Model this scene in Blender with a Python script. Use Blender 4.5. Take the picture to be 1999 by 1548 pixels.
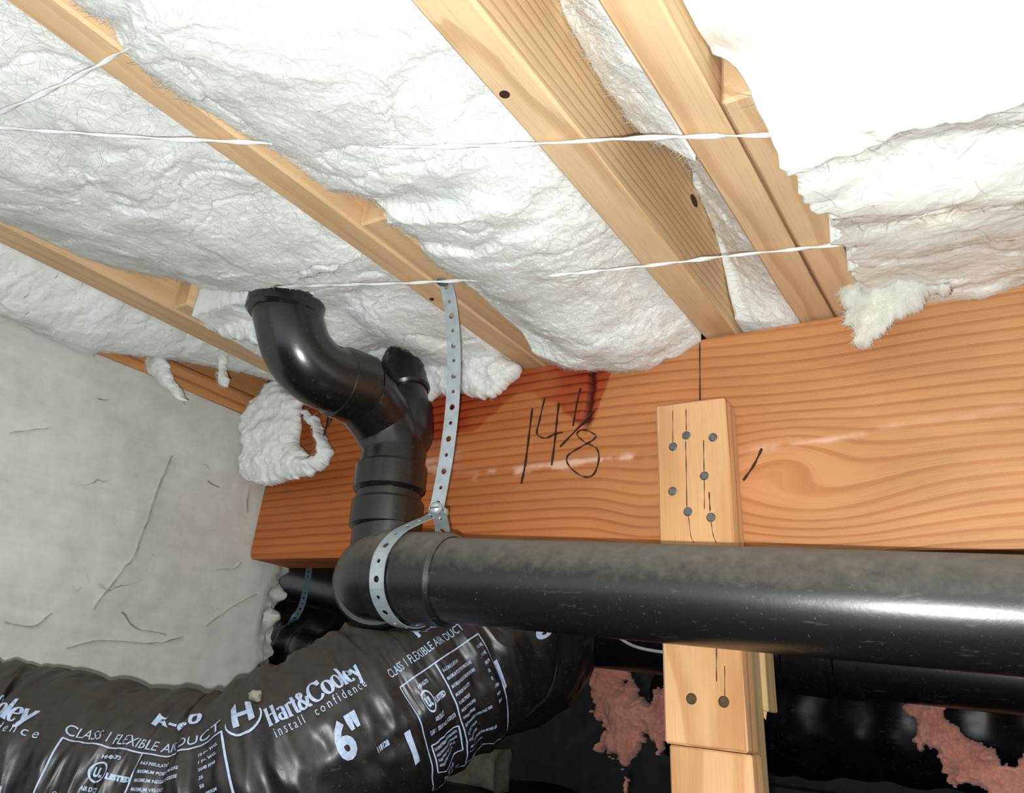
import bpy, bmesh, math, random
import numpy as np
from mathutils import Vector, Matrix

# ------------------------------------------------------------------ reset
for o in list(bpy.data.objects): bpy.data.objects.remove(o, do_unlink=True)
SC = bpy.context.scene
COL = SC.collection
S = 0.46                       # one layout unit (underside of joists above the lens) in metres
random.seed(4); RNG = np.random.default_rng(4)

# ------------------------------------------------------------------ camera
W, H, F, CX, CY = 1999, 1548, 1513.0, 999.5, 774.0
v1 = np.array([1095., 713., F]); v2 = np.array([-2311., 340., F])
AY = v1/np.linalg.norm(v1); AX = -v2/np.linalg.norm(v2); AX = AX-AY*(AX@AY); AX /= np.linalg.norm(AX)
AZ = np.cross(AX, AY); ROT = np.array([AX, AY, AZ])
cam = bpy.data.cameras.new('camera'); camo = bpy.data.objects.new('camera', cam); COL.objects.link(camo)
cam.sensor_fit = 'HORIZONTAL'; cam.sensor_width = 36; cam.lens = 36*F/W
cam.clip_start = 0.01; cam.clip_end = 50
m = Matrix.Identity(4)
for i in range(3):
    m[i][0] = ROT[i][0]; m[i][1] = -ROT[i][1]; m[i][2] = -ROT[i][2]
camo.matrix_world = m
SC.camera = camo

# ------------------------------------------------------------------ light: phone flash beside the lens, even world fill added in place of bounced light
w = bpy.data.worlds.new('world'); SC.world = w; w.use_nodes = True
bg = w.node_tree.nodes['Background']; bg.inputs[0].default_value = (0.93, 0.97, 1.0, 1); bg.inputs[1].default_value = 0.94
fl = bpy.data.lights.new('phone_flash', 'POINT'); fl.energy = 24.5; fl.shadow_soft_size = 0.004; fl.color = (0.97, 1.0, 0.99)
flo = bpy.data.objects.new('phone_flash', fl); COL.objects.link(flo)
flo.location = Vector(ROT @ np.array([-0.010, 0.017, 0.0]))
SC.view_settings.view_transform = 'Standard'; SC.view_settings.look = 'None'
SC.view_settings.gamma = 1.0; SC.view_settings.use_curve_mapping = False
SC.view_settings.exposure = 0.30

# ------------------------------------------------------------------ geometry helpers (layout units)
def ray(p): return ROT @ np.array([p[0]-CX, p[1]-CY, F])
def atX(p, x): r = ray(p); return r*x/r[0]
def atY(p, y): r = ray(p); return r*y/r[1]
def atZ(p, z): r = ray(p); return r*z/r[2]
def atD(p, d): return ray(p)*d/F

def _hash(ix, iy, iz):
    n = (ix*374761393 + iy*668265263 + iz*2147483647 + 1013904223) & 0xFFFFFFFF
    n = ((n ^ (n >> 13))*1274126177) & 0xFFFFFFFF
    n = ((n ^ (n >> 15))*2246822519) & 0xFFFFFFFF
    return ((n ^ (n >> 16)) & 0xFFFF)/65535.0
def vnoise(P):
    P = np.asarray(P, float); I = np.floor(P).astype(np.int64); f = P-I; u = f*f*f*(f*(f*6-15)+10)
    x, y, z = I[..., 0], I[..., 1], I[..., 2]; a, b, c = u[..., 0], u[..., 1], u[..., 2]
    def L(p, q, t): return p+(q-p)*t
    r0 = L(L(_hash(x, y, z), _hash(x+1, y, z), a), L(_hash(x, y+1, z), _hash(x+1, y+1, z), a), b)
    r1 = L(L(_hash(x, y, z+1), _hash(x+1, y, z+1), a), L(_hash(x, y+1, z+1), _hash(x+1, y+1, z+1), a), b)
    return L(r0, r1, c)*2-1
def fbm(P, oct=4, gain=.5, lac=2.03):
    P = np.asarray(P, float); s = 0; a = 1.0
    for k in range(oct):
        s = s+a*vnoise(P+17.3*k); P = P*lac; a *= gain
    return s

def new_mesh_obj(name, V, faces, mat=None, parent=None, origin=None, smooth=False, attrs=None):
    """V in layout units; object origin at the base centre unless given"""
    V = np.asarray(V, float)*S
    if origin is None:
        lo, hi = V.min(0), V.max(0); origin = np.array([(lo[0]+hi[0])/2, (lo[1]+hi[1])/2, lo[2]])
    else: origin = np.asarray(origin, float)*S
    me = bpy.data.meshes.new(name)
    me.from_pydata((V-origin).tolist(), [], faces if isinstance(faces, list) else faces.tolist())
    if attrs:
        for k, a in attrs.items():
            a = np.asarray(a, np.float32)
            if a.ndim == 2:
                at = me.attributes.new(k, 'FLOAT_VECTOR', 'POINT'); at.data.foreach_set('vector', a.ravel())
            else:
                at = me.attributes.new(k, 'FLOAT', 'POINT'); at.data.foreach_set('value', a.ravel())
    if smooth: me.polygons.foreach_set('use_smooth', [True]*len(me.polygons))
    me.update()
    o = bpy.data.objects.new(name, me); COL.objects.link(o)
    if mat: me.materials.append(mat)
    if parent is not None:
        po = Vector(parent['_o']) ; o.parent = parent; o.location = Vector(origin)-po
    else: o.location = Vector(origin)
    o['_o'] = [float(x) for x in origin]
    return o
def empty(name, loc):
    o = bpy.data.objects.new(name, None); COL.objects.link(o); l = np.asarray(loc, float)*S
    o.location = Vector(l); o['_o'] = [float(x) for x in l]; o.empty_display_size = .05
    return o
def tag(o, label, cat=None, group=None, kind=None):
    o['label'] = label
    if cat: o['category'] = cat
    if group: o['group'] = group
    if kind: o['kind'] = kind
    return o

def grid_faces(nu, nv, wrap_v=False, off=0):
    F_ = []
    i, j = np.meshgrid(np.arange(nu-1), np.arange(nv if wrap_v else nv-1), indexing='ij')
    j2 = (j+1) % nv
    return np.stack([i*nv+j, (i+1)*nv+j, (i+1)*nv+j2, i*nv+j2], -1).reshape(-1, 4)+off

def catmull(P, n):
    P = np.asarray(P, float); Q = np.vstack([2*P[0]-P[1], P, 2*P[-1]-P[-2]]); out = []
    for i in range(1, len(Q)-2):
        t = np.linspace(0, 1, n, endpoint=False)[:, None]
        a, b, c, d = Q[i-1], Q[i], Q[i+1], Q[i+2]
        out.append(.5*((2*b)+(-a+c)*t+(2*a-5*b+4*c-d)*t*t+(-a+3*b-3*c+d)*t**3))
    out.append(P[-1:]); return np.vstack(out)
def resample(P, n):
    P = np.asarray(P, float); d = np.r_[0, np.cumsum(np.linalg.norm(np.diff(P[:, :3], axis=0), axis=1))]
    t = np.linspace(0, d[-1], n); return np.stack([np.interp(t, d, P[:, k]) for k in range(P.shape[1])], 1), t
def frames(P, up=(0, 0, 1)):
    T = np.gradient(P, axis=0); T /= np.linalg.norm(T, axis=1)[:, None]
    N = np.zeros_like(P); n = np.cross(np.cross(T[0], up), T[0])
    if np.linalg.norm(n) < 1e-3: n = np.cross(np.cross(T[0], (1, 0, 0)), T[0])
    for i in range(len(P)):
        n = n-T[i]*(n@T[i]); n /= np.linalg.norm(n); N[i] = n
    return T, N, np.cross(T, N)
def tube_data(P, R, seg=32, cap=True):
    P = np.asarray(P, float); R = np.broadcast_to(np.asarray(R, float), (len(P),))
    T, N, B = frames(P); a = np.linspace(0, 2*np.pi, seg, endpoint=False)
    V = (P[:, None]+R[:, None, None]*(np.cos(a)[None, :, None]*N[:, None]+np.sin(a)[None, :, None]*B[:, None])).reshape(-1, 3)
    Fc = grid_faces(len(P), seg, True)[:, ::-1].tolist()
    if cap: Fc += [list(range(seg)), list(range(len(V)-1, len(V)-1-seg, -1))]
    return V, Fc
def lathe_data(p0, p1, prof, seg=48, cap=True):
    """prof: (t along p0->p1 in units of length, radius)"""
    p0 = np.asarray(p0, float); p1 = np.asarray(p1, float); d = (p1-p0)/np.linalg.norm(p1-p0)
    n = np.cross(d, (0.31, 0.2, 0.93)); n /= np.linalg.norm(n); b = np.cross(d, n)
    a = np.linspace(0, 2*np.pi, seg, endpoint=False)
    V = np.vstack([p0+d*t+r*(np.cos(a)[:, None]*n+np.sin(a)[:, None]*b) for t, r in prof])
    Fc = grid_faces(len(prof), seg, True).tolist()
    if cap: Fc += [list(range(seg-1, -1, -1)), list(range(len(V)-seg, len(V)))]
    return V, Fc
class MB:
    def __init__(s): s.V = []; s.F = []; s.n = 0
    def add(s, V, Fc):
        V = np.asarray(V, float); s.V.append(V); s.F += [[int(i)+s.n for i in f] for f in Fc]; s.n += len(V); return s
    def build(s, *a, **k): return new_mesh_obj(a[0], np.vstack(s.V), s.F, *a[1:], **k)
def sharp_smooth(o, ang=40):
    bm = bmesh.new(); bm.from_mesh(o.data)
    for f in bm.faces: f.smooth = True
    for e in bm.edges:
        if len(e.link_faces) == 2 and e.calc_face_angle(0) > math.radians(ang): e.smooth = False
    bm.normal_update(); bm.to_mesh(o.data); bm.free(); return o

# ------------------------------------------------------------------ materials
def lin(c): return tuple(((x/255)/12.92 if x/255 <= .04045 else ((x/255+.055)/1.055)**2.4) for x in c)+(1,)
class NT:
    def __init__(s, name):
        s.m = bpy.data.materials.new(name); s.m.use_nodes = True; s.t = s.m.node_tree
        s.b = s.t.nodes['Principled BSDF']; s.out = s.t.nodes['Material Output']
    def n(s, typ, **k):
        x = s.t.nodes.new(typ)
        for a, v in k.items():
            if a.startswith('i_'): x.inputs[int(a[2:])].default_value = v
            else: setattr(x, a, v)
        return x
    def l(s, a, b): s.t.links.new(a, b)
    def math(s, op, a, b=None, clamp=False):
        x = s.n('ShaderNodeMath', operation=op, use_clamp=clamp)
        for i, q in enumerate((a, b)):
            if q is None: continue
            if isinstance(q, (int, float)): x.inputs[i].default_value = q
            else: s.l(q, x.inputs[i])
        return x.outputs[0]
    def mix(s, f, a, b, typ='MIX'):
        x = s.n('ShaderNodeMix', data_type='RGBA', blend_type=typ)
        for i, q in ((0, f), (6, a), (7, b)):
            if isinstance(q, (int, float, tuple)): x.inputs[i].default_value = q
            else: s.l(q, x.inputs[i])
        return x.outputs[2]
    def ramp(s, f, stops, interp='LINEAR'):
        x = s.n('ShaderNodeValToRGB'); x.color_ramp.interpolation = interp; e = x.color_ramp.elements
        while len(e) < len(stops): e.new(.5)
        for k, (p, c) in zip(e, stops):
            k.position = p; k.color = c if isinstance(c, tuple) else (c, c, c, 1)
        s.l(f, x.inputs[0]); return x.outputs[0]
    def noise(s, vec, scale, detail=4, rough=.55, scl3=None):
        x = s.n('ShaderNodeTexNoise'); x.inputs['Scale'].default_value = scale; x.inputs['Detail'].default_value = detail
        x.inputs['Roughness'].default_value = rough
        if scl3:
            mp = s.n('ShaderNodeMapping'); mp.inputs['Scale'].default_value = scl3; s.l(vec, mp.inputs[0]); vec = mp.outputs[0]
        s.l(vec, x.inputs['Vector']); return x.outputs['Fac']
    def obj(s): return s.n('ShaderNodeTexCoord').outputs['Object']
    def geo(s): return s.n('ShaderNodeNewGeometry')
    def bump(s, h, strength, dist):
        x = s.n('ShaderNodeBump'); x.inputs['Strength'].default_value = strength; x.inputs['Distance'].default_value = dist
        s.l(h, x.inputs['Height']); s.l(x.outputs[0], s.b.inputs['Normal']); return x

def wood(name, light, dark, freq=55, rough=.62, wob=.03, contrast=1.0, stain=False, bump=.25, spec=.25):
    t = NT(name)
    at = t.n('ShaderNodeAttribute', attribute_name='grain').outputs['Vector']
    sx = t.n('ShaderNodeSeparateXYZ'); t.l(at, sx.inputs[0])
    n1 = t.noise(at, 1.0, 2, .5, (.9, 3.5, 3.5)); n2 = t.noise(at, 1.0, 3, .5, (3.5, 16, 16))
    r = t.math('SQRT', t.math('ADD', t.math('POWER', sx.outputs[1], 2), t.math('POWER', sx.outputs[2], 2)))
    r = t.math('ADD', r, t.math('MULTIPLY', n1, wob)); r = t.math('ADD', r, t.math('MULTIPLY', n2, wob*.22))
    nv = t.noise(at, 1.0, 1, .5, (.15, 9, 9))
    fr = t.math('FRACT', t.math('MULTIPLY', r, freq))
    ring = t.ramp(fr, [(0, 0), (.55, .10), (.84, 1.0), (.92, .95), (1.0, 0.0)], 'EASE')
    fib = t.noise(at, 1.0, 3, .6, (7, 330, 330))
    big = t.noise(at, 1.0, 3, .5, (2.2, 7, 7))
    k = t.math('MULTIPLY', ring, t.math('ADD', .35*contrast, t.math('MULTIPLY', nv, .9*contrast)))
    c = t.mix(t.math('MULTIPLY', k, 1.0, True), lin(light), lin(dark))
    if stain:   # flash falloff painted into colour: paler under strong light, redder towards the wall end
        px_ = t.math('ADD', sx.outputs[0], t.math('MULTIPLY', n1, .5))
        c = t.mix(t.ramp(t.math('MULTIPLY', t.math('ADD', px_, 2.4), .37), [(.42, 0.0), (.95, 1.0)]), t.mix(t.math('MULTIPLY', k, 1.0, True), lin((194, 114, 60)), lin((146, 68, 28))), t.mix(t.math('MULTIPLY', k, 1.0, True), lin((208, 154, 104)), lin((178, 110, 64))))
    c = t.mix(t.math('MULTIPLY', t.math('SUBTRACT', fib, .5), 1.0, True), c, lin([x*.75 for x in dark]))
    hv = t.ramp(big, [(.3, (.84, .82, .80, 1)), (.7, (1.06, 1.05, 1.04, 1))])
    c = t.mix(1.0, c, hv, 'MULTIPLY')
    if stain:
        sa = t.n('ShaderNodeAttribute', attribute_name='stain').outputs['Fac']
        sr = t.mix(ring, lin((168, 62, 22)), lin((112, 30, 12)))
        c = t.mix(sa, c, sr)
        sc = t.n('ShaderNodeAttribute', attribute_name='scuff').outputs['Fac']
        c = t.mix(t.math('MULTIPLY', sc, .75), c, lin((232, 190, 165)))
        dk = t.n('ShaderNodeAttribute', attribute_name='knot').outputs['Fac']
        c = t.mix(dk, c, lin((70, 18, 8)))
    t.l(c, t.b.inputs['Base Color'])
    t.b.inputs['Roughness'].default_value = rough; t.b.inputs['Specular IOR Level'].default_value = spec
    h = t.math('ADD', t.math('MULTIPLY', ring, -.8), t.math('MULTIPLY', fib, .9))
    t.bump(h, bump, .0012)
    return t.m

def fluff_mat(name, c1, c2, sc=1.0, yellow=None):
    t = NT(name); o = t.geo().outputs['Position']
    a = t.noise(o, 14*sc, 5, .65); b = t.noise(o, 300*sc, 4, .75); d = t.noise(o, 800*sc, 3, .8)
    e = t.noise(o, 1.0, 4, .7, (140, 520, 360))
    f = t.math('ADD', t.math('MULTIPLY', a, .55), t.math('MULTIPLY', b, .45))
    c = t.ramp(f, [(.33, lin(c2)), (.60, lin(c1))])
    if yellow:
        y = t.ramp(t.noise(o, 7*sc, 2, .5), [(.60, 0.0), (.78, .35)])
        c = t.mix(y, c, lin(yellow))
    dirt = t.ramp(t.noise(o, 260, 1, .5), [(.80, 0.0), (.86, .5)])
    c = t.mix(dirt, c, lin([x*.6 for x in c2]))
    t.l(c, t.b.inputs['Base Color']); t.b.inputs['Roughness'].default_value = 1; t.b.inputs['Specular IOR Level'].default_value = .05
    t.b.inputs['Sheen Weight'].default_value = .15; t.b.inputs['Sheen Roughness'].default_value = .6
    h = t.math('ADD', t.math('ADD', t.math('MULTIPLY', b, .45), t.math('MULTIPLY', d, .22)), t.math('MULTIPLY', e, .5))
    t.bump(h, .38, .003)
    t.b.inputs['Subsurface Weight'].default_value = .5; t.b.inputs['Subsurface Radius'].default_value = (1, 1, 1); t.b.inputs['Subsurface Scale'].default_value = .008
    return t.m

def plastic(name, base, rough=.3, dust=.0, dustc=(104, 96, 84), speck=.5, spec=.5):
    t = NT(name); g = t.geo(); o = t.obj()
    up = t.n('ShaderNodeSeparateXYZ'); t.l(g.outputs['Normal'], up.inputs[0])
    n = t.noise(g.outputs['Position'], 70, 6, .7)
    dm = t.math('MULTIPLY', t.ramp(t.math('ADD', up.outputs[2], t.math('MULTIPLY', t.math('SUBTRACT', n, .5), .9)), [(.10, 0.0), (1.05, 1.0)]), dust)
    sp = t.math('MULTIPLY', t.ramp(t.noise(g.outputs['Position'], 330, 2, .6), [(.66, 0.0), (.76, 1.0)]), speck*.5)
    scr = t.math('MULTIPLY', t.ramp(t.noise(g.outputs['Position'], 1.0, 3, .7, (30, 90, 190)), [(.62, 0.0), (.75, 1.0)]), speck*.35)
    k = t.math('MAXIMUM', dm, t.math('MAXIMUM', sp, scr))
    t.l(t.mix(k, lin(base), lin(dustc)), t.b.inputs['Base Color'])
    t.l(t.math('ADD', rough, t.math('MULTIPLY', t.math('ADD', k, t.math('MULTIPLY', n, .12)), .5), True), t.b.inputs['Roughness'])
    t.b.inputs['Specular IOR Level'].default_value = spec
    t.bump(t.noise(g.outputs['Position'], 260, 3, .6), .08, .0008)
    return t.m

def plain(name, c, rough=.6, metal=0.0, nscale=60, var=.18, bump=.1, spec=.4):
    t = NT(name); o = t.geo().outputs['Position']; n = t.noise(o, nscale, 4, .6)
    c = lin(c); a = tuple(x*(1-var) for x in c[:3])+(1,); b = tuple(min(1, x*(1+var)) for x in c[:3])+(1,)
    t.l(t.ramp(n, [(.3, a), (.7, b)]), t.b.inputs['Base Color'])
    t.b.inputs['Roughness'].default_value = rough; t.b.inputs['Metallic'].default_value = metal; t.b.inputs['Specular IOR Level'].default_value = spec
    t.bump(n, bump, .001); return t.m

M = {}
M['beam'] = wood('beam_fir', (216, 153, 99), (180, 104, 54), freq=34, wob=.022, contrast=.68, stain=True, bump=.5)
M['joist_o'] = wood('joist_orange', (226, 192, 148), (206, 162, 114), freq=22, wob=.12, contrast=.42)
M['joist_p'] = wood('joist_pale', (226, 196, 154), (190, 150, 106), freq=40, wob=.075, contrast=.85, bump=.35)
M['joist_s'] = wood('joist_smooth', (224, 192, 150), (200, 160, 118), freq=26, wob=.10, contrast=.8)
M['sill'] = wood('sill_wood', (206, 146, 92), (168, 104, 58), freq=24, wob=.05)
M['board'] = wood('board_pine', (226, 180, 130), (200, 142, 90), freq=26, wob=.09, contrast=.9)
M['post'] = wood('post_pine', (200, 172, 126), (170, 138, 92), freq=30, wob=.03, contrast=.7)
M['sub'] = wood('subfloor_ply', (150, 118, 80), (110, 80, 50), freq=12)
M['white'] = fluff_mat('glass_wool_white', (241, 243, 240), (224, 226, 222))
M['whiteb'] = fluff_mat('glass_wool_cream', (240, 241, 235), (224, 225, 218), yellow=(236, 226, 170))
M['pink'] = fluff_mat('glass_wool_pink', (188, 130, 116), (136, 82, 72), yellow=(150, 104, 70))
M['abs'] = plastic('black_abs', (20, 20, 21), .23, .22, speck=.6, spec=.8)
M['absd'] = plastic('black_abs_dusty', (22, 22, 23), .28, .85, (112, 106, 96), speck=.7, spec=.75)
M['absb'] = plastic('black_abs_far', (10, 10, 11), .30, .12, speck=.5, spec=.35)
M['duct'] = plastic('duct_jacket', (21, 20, 20), .36, .42, (88, 82, 74), speck=.95, spec=.45)
M['film'] = plastic('black_film', (7, 7, 8), .34, .04, speck=.6, spec=.25)
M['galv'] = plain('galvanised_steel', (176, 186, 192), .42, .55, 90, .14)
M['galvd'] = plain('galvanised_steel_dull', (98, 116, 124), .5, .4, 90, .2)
M['nail'] = plain('nail_steel', (112, 114, 114), .45, .6, 300, .35)
M['hole'] = plain('sunk_nail_dark', (84, 72, 42), .7, .2, 300, .3)
M['twine'] = plain('white_twine', (232, 234, 232), .55, 0, 700, .14, .4)
M['ink'] = plain('pencil_ink', (58, 36, 22), .7, 0, 300, .3)
M['print'] = plain('pale_print', (158, 172, 196), .55, 0, 240, .2)
M['wire'] = plain('black_wire', (24, 18, 16), .5)
M['wirew'] = plain('white_wire', (170, 172, 172), .5)
M['stone'] = plain('grey_rubble', (126, 122, 108), .9, 0, 40, .25, .5)
M['dirt'] = plain('dark_soil_sheet', (20, 20, 21), .55, 0, 9, .5, .6)
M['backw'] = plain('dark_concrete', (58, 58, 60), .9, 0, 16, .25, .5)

def concrete():
    t = NT('pale_concrete'); o = t.geo().outputs['Position']
    a = t.noise(o, 5, 5, .6); b = t.noise(o, 46, 5, .7); s_ = t.noise(o, 1.0, 4, .65, (8, 3, 42))
    f = t.math('ADD', t.math('MULTIPLY', a, .5), t.math('ADD', t.math('MULTIPLY', b, .25), t.math('MULTIPLY', s_, .25)))
    c = t.ramp(f, [(.34, lin((184, 182, 176))), (.52, lin((206, 205, 199))), (.66, lin((220, 218, 213)))])
    # hairline trowel marks and cracks
    wv = t.n('ShaderNodeTexVoronoi', feature='DISTANCE_TO_EDGE'); wv.inputs['Scale'].default_value = 4.2
    mp = t.n('ShaderNodeMapping'); mp.inputs['Scale'].default_value = (1, .8, 1.3); 
    vm = t.n('ShaderNodeVectorMath', operation='ADD'); t.l(o, vm.inputs[0])
    nz = t.n('ShaderNodeTexNoise'); nz.inputs['Scale'].default_value = 7; nz.inputs['Detail'].default_value = 4; t.l(o, nz.inputs['Vector'])
    sc = t.n('ShaderNodeVectorMath', operation='SCALE'); sc.inputs['Scale'].default_value = .22; t.l(nz.outputs['Color'], sc.inputs[0])
    t.l(sc.outputs[0], vm.inputs[1]); t.l(vm.outputs[0], mp.inputs[0]); t.l(mp.outputs[0], wv.inputs['Vector'])
    crk = t.ramp(wv.outputs['Distance'], [(0.0, 1.0), (.010, 0.0)])
    gate = t.ramp(t.noise(o, 9, 3, .6), [(.56, 0.0), (.66, .75)])
    c = t.mix(t.math('MULTIPLY', crk, gate), c, lin((110, 108, 104)))
    dk = t.ramp(t.noise(o, 120, 2, .6), [(.74, 0.0), (.80, .6)])
    c = t.mix(dk, c, lin((120, 116, 110)))
    t.l(c, t.b.inputs['Base Color']); t.b.inputs['Roughness'].default_value = .9; t.b.inputs['Specular IOR Level'].default_value = .2
    t.bump(t.math('ADD', b, t.math('MULTIPLY', s_, .6)), .3, .0016); return t.m
M['conc'] = concrete()

# ------------------------------------------------------------------ wooden boxes with solid grain
def wood_box(name, lo, hi, axis, mat, parent=None, pith=(.3, -.25), n=(60, 4, 6), jit=.0018, seed=0, bev=.004, origin=None, tilt=None):
    """box lo..hi, grain along axis; bevelled; 'grain' attribute = (along, cross1-pith, cross2-pith)"""
    lo = np.array(lo, float); hi = np.array(hi, float)
    bm = bmesh.new(); bmesh.ops.create_cube(bm, size=1.0)
    bmesh.ops.bevel(bm, geom=list(bm.edges), offset=.001, segments=1, affect='EDGES')
    V0 = np.array([v.co[:] for v in bm.verts]); size = hi-lo
    # turn the tiny unit bevel into a bevel of even real width
    for k in range(3):
        q = V0[:, k]; inner = np.abs(np.abs(q)-.5) > 5e-4
        V0[:, k] = np.where(inner, np.sign(q)*(.5-bev/size[k]), np.sign(q)*.5)
    for v, p in zip(bm.verts, V0): v.co = p*size+(lo+hi)/2
    if n[0] > 1:
        for k in range(1, n[0]):
            pl = np.zeros(3); pl[axis] = lo[axis]+(hi[axis]-lo[axis])*k/n[0]; no = np.zeros(3); no[axis] = 1
            bmesh.ops.bisect_plane(bm, geom=bm.verts[:]+bm.edges[:]+bm.faces[:], plane_co=pl, plane_no=no)
    bm.verts.index_update()
    V = np.array([v.co[:] for v in bm.verts]); Fc = [[v.index for v in f.verts] for f in bm.faces]; bm.free()
    oth = [k for k in range(3) if k != axis]
    g = np.stack([V[:, axis]+seed*3.7, V[:, oth[0]]-(lo[oth[0]]+hi[oth[0]])/2-pith[0], V[:, oth[1]]-(lo[oth[1]]+hi[oth[1]])/2-pith[1]], 1)
    V = V+jit*np.stack([fbm(V*3+seed+9*k, 2) for k in range(3)], 1)
    if tilt: V = tilt(V)
    return new_mesh_obj(name, V, Fc, mat, parent, attrs={'grain': g}, origin=origin)

# ================================================================== SETTING
ZF, YB, XW = -.62, 1.884, -2.5          # ground, beam face, foundation wall face
BT, BZ0, BZ1 = .195, .395, .992
# ground sheet
nx, ny = 190, 150
gx, gy = np.meshgrid(np.linspace(-6.6, 5.0, nx), np.linspace(-2.5, 6.2, ny), indexing='ij')
gz = ZF+.05*fbm(np.stack([gx*1.3, gy*1.3, gx*0], -1), 4)+.02*np.abs(fbm(np.stack([gx*4, gy*4, gx*0+3], -1), 3))
fo = new_mesh_obj('floor', np.stack([gx, gy, gz], -1).reshape(-1, 3), grid_faces(nx, ny).tolist(), M['film'], smooth=True)
tag(fo, 'wrinkled black plastic sheet covering the crawl space ground', kind='structure')
def plane_box(name, lo, hi, mat, label, kind='structure'):
    mb = MB(); x0, y0, z0 = lo; x1, y1, z1 = hi
    V = [(x, y, z) for x in (x0, x1) for y in (y0, y1) for z in (z0, z1)]
    mb.add(V, [[0, 1, 3, 2], [4, 6, 7, 5], [0, 4, 5, 1], [2, 3, 7, 6], [0, 2, 6, 4], [1, 5, 7, 3]])
    o = mb.build(name, mat); tag(o, label, kind=kind); return o
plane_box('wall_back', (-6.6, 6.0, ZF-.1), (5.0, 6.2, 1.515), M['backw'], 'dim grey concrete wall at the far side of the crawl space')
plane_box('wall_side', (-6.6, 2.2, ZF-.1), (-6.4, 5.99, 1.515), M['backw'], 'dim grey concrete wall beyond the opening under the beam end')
# subfloor
sub = wood_box('ceiling', (-6.6, -2.5, 1.52), (5.0, 6.2, 1.57), 0, M['sub'], n=(4, 1, 1)); tag(sub, 'plywood subfloor above the joists', kind='structure')
# left foundation wall with a broken end beside the beam
ny, nz = 240, 130
yy = np.linspace(-2.4, 2.10, ny); zz = np.linspace(ZF-.05, .917, nz)
gy, gz = np.meshgrid(yy, zz, indexing='ij')
ed = np.clip((gy-1.98)/.12, 0, 1)
endp = .012+.030*fbm(np.stack([gz*0+2, gz*11, gz*0], -1), 5, .65)
gy2 = gy+ed*endp
gxx = XW+.006*fbm(np.stack([gy*2, gz*2, gy*0], -1), 3)+.003*fbm(np.stack([gy*14, gz*14, gy*0], -1), 3)
brk = np.clip((gy-2.02+.03*fbm(np.stack([gy*12, gz*7, gy*0+5], -1), 3))/.05, 0, 1)
gxx = gxx-brk*.03-brk*.03*fbm(np.stack([gy*24, gz*24, gy*0+8], -1), 4)
Vf = np.stack([gxx, gy2, gz], -1).reshape(-1, 3); Vb = Vf.copy(); Vb[:, 0] = XW-.42
Fc = grid_faces(ny, nz).tolist(); nV = len(Vf)
Fc += [[q+nV for q in f[::-1]] for f in Fc]
ring = [i*nz for i in range(ny)]+[(ny-1)*nz+j for j in range(1, nz)]+[i*nz+nz-1 for i in range(ny-2, -1, -1)]+[j for j in range(nz-2, 0, -1)]
for a, b in zip(ring, ring[1:]+ring[:1]): Fc.append([a, b, b+nV, a+nV])
wl = new_mesh_obj('wall_left', np.vstack([Vf, Vb]), Fc, M['conc'], smooth=True)
bm = bmesh.new(); bm.from_mesh(wl.data); bmesh.ops.recalc_face_normals(bm, faces=bm.faces); bm.to_mesh(wl.data); bm.free(); sharp_smooth(wl, 60)
tag(wl, 'pale grey concrete foundation wall with hairline cracks and a broken end', kind='structure')
def wall_mark(pts, wd):
    P = catmull(np.array([[atX(p, XW)[1], atX(p, XW)[2]] for p in pts]), 5)
    P = P+.004*np.stack([fbm(np.stack([P[:, 0]*30, P[:, 1]*30, P[:, 0]*0+k], -1), 2) for k in (0, 5)], 1)
    T = np.gradient(P, axis=0); T /= np.linalg.norm(T, axis=1)[:, None]+1e-9; N = np.stack([-T[:, 1], T[:, 0]], 1)
    wv = (.6*wd*np.clip(.6+.9*vnoise(np.stack([np.arange(len(P))*.9, wd*900+0*P[:, 0], 0*P[:, 0]], -1)), .15, 1.3))[:, None]/2; n_ = len(P)
    V = np.vstack([np.stack([np.full(n_, XW+dx), q[:, 0], q[:, 1]], 1) for dx in (.009, -.02) for q in (P+N*wv, P-N*wv)])
    Fc = []
    for i in range(n_-1): Fc += [[i, i+1, n_+i+1, n_+i], [i, 2*n_+i, 2*n_+i+1, i+1], [n_+i, n_+i+1, 3*n_+i+1, 3*n_+i]]
    new_mesh_obj('hairline_crack', V, Fc, M['crackc'], wl)
M['crackc'] = plain('crack_grey', (166, 164, 158), .9, 0, 60, .3)
for pts, wd in [([(335, 890), (322, 925), (300, 985), (280, 1040), (262, 1085), (240, 1110), (225, 1135), (180, 1190)], .006), ([(10, 1212), (60, 1222), (100, 1200)], .006), ([(235, 1195), (265, 1225), (322, 1238)], .006),
                ([(130, 1265), (200, 1250), (290, 1256), (355, 1244)], .005), ([(400, 1222), (450, 1185), (500, 1160)], .004), ([(512, 1240), (510, 1300)], .004), ([(486, 950), (480, 1000)], .004), ([(405, 938), (425, 950)], .005), ([(345, 770), (362, 790)], .004), ([(190, 778), (210, 779)], .005), ([(20, 845), (60, 838), (95, 836)], .003), ([(420, 1110), (455, 1112), (470, 1100)], .004)]: wall_mark(pts, wd)
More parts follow.
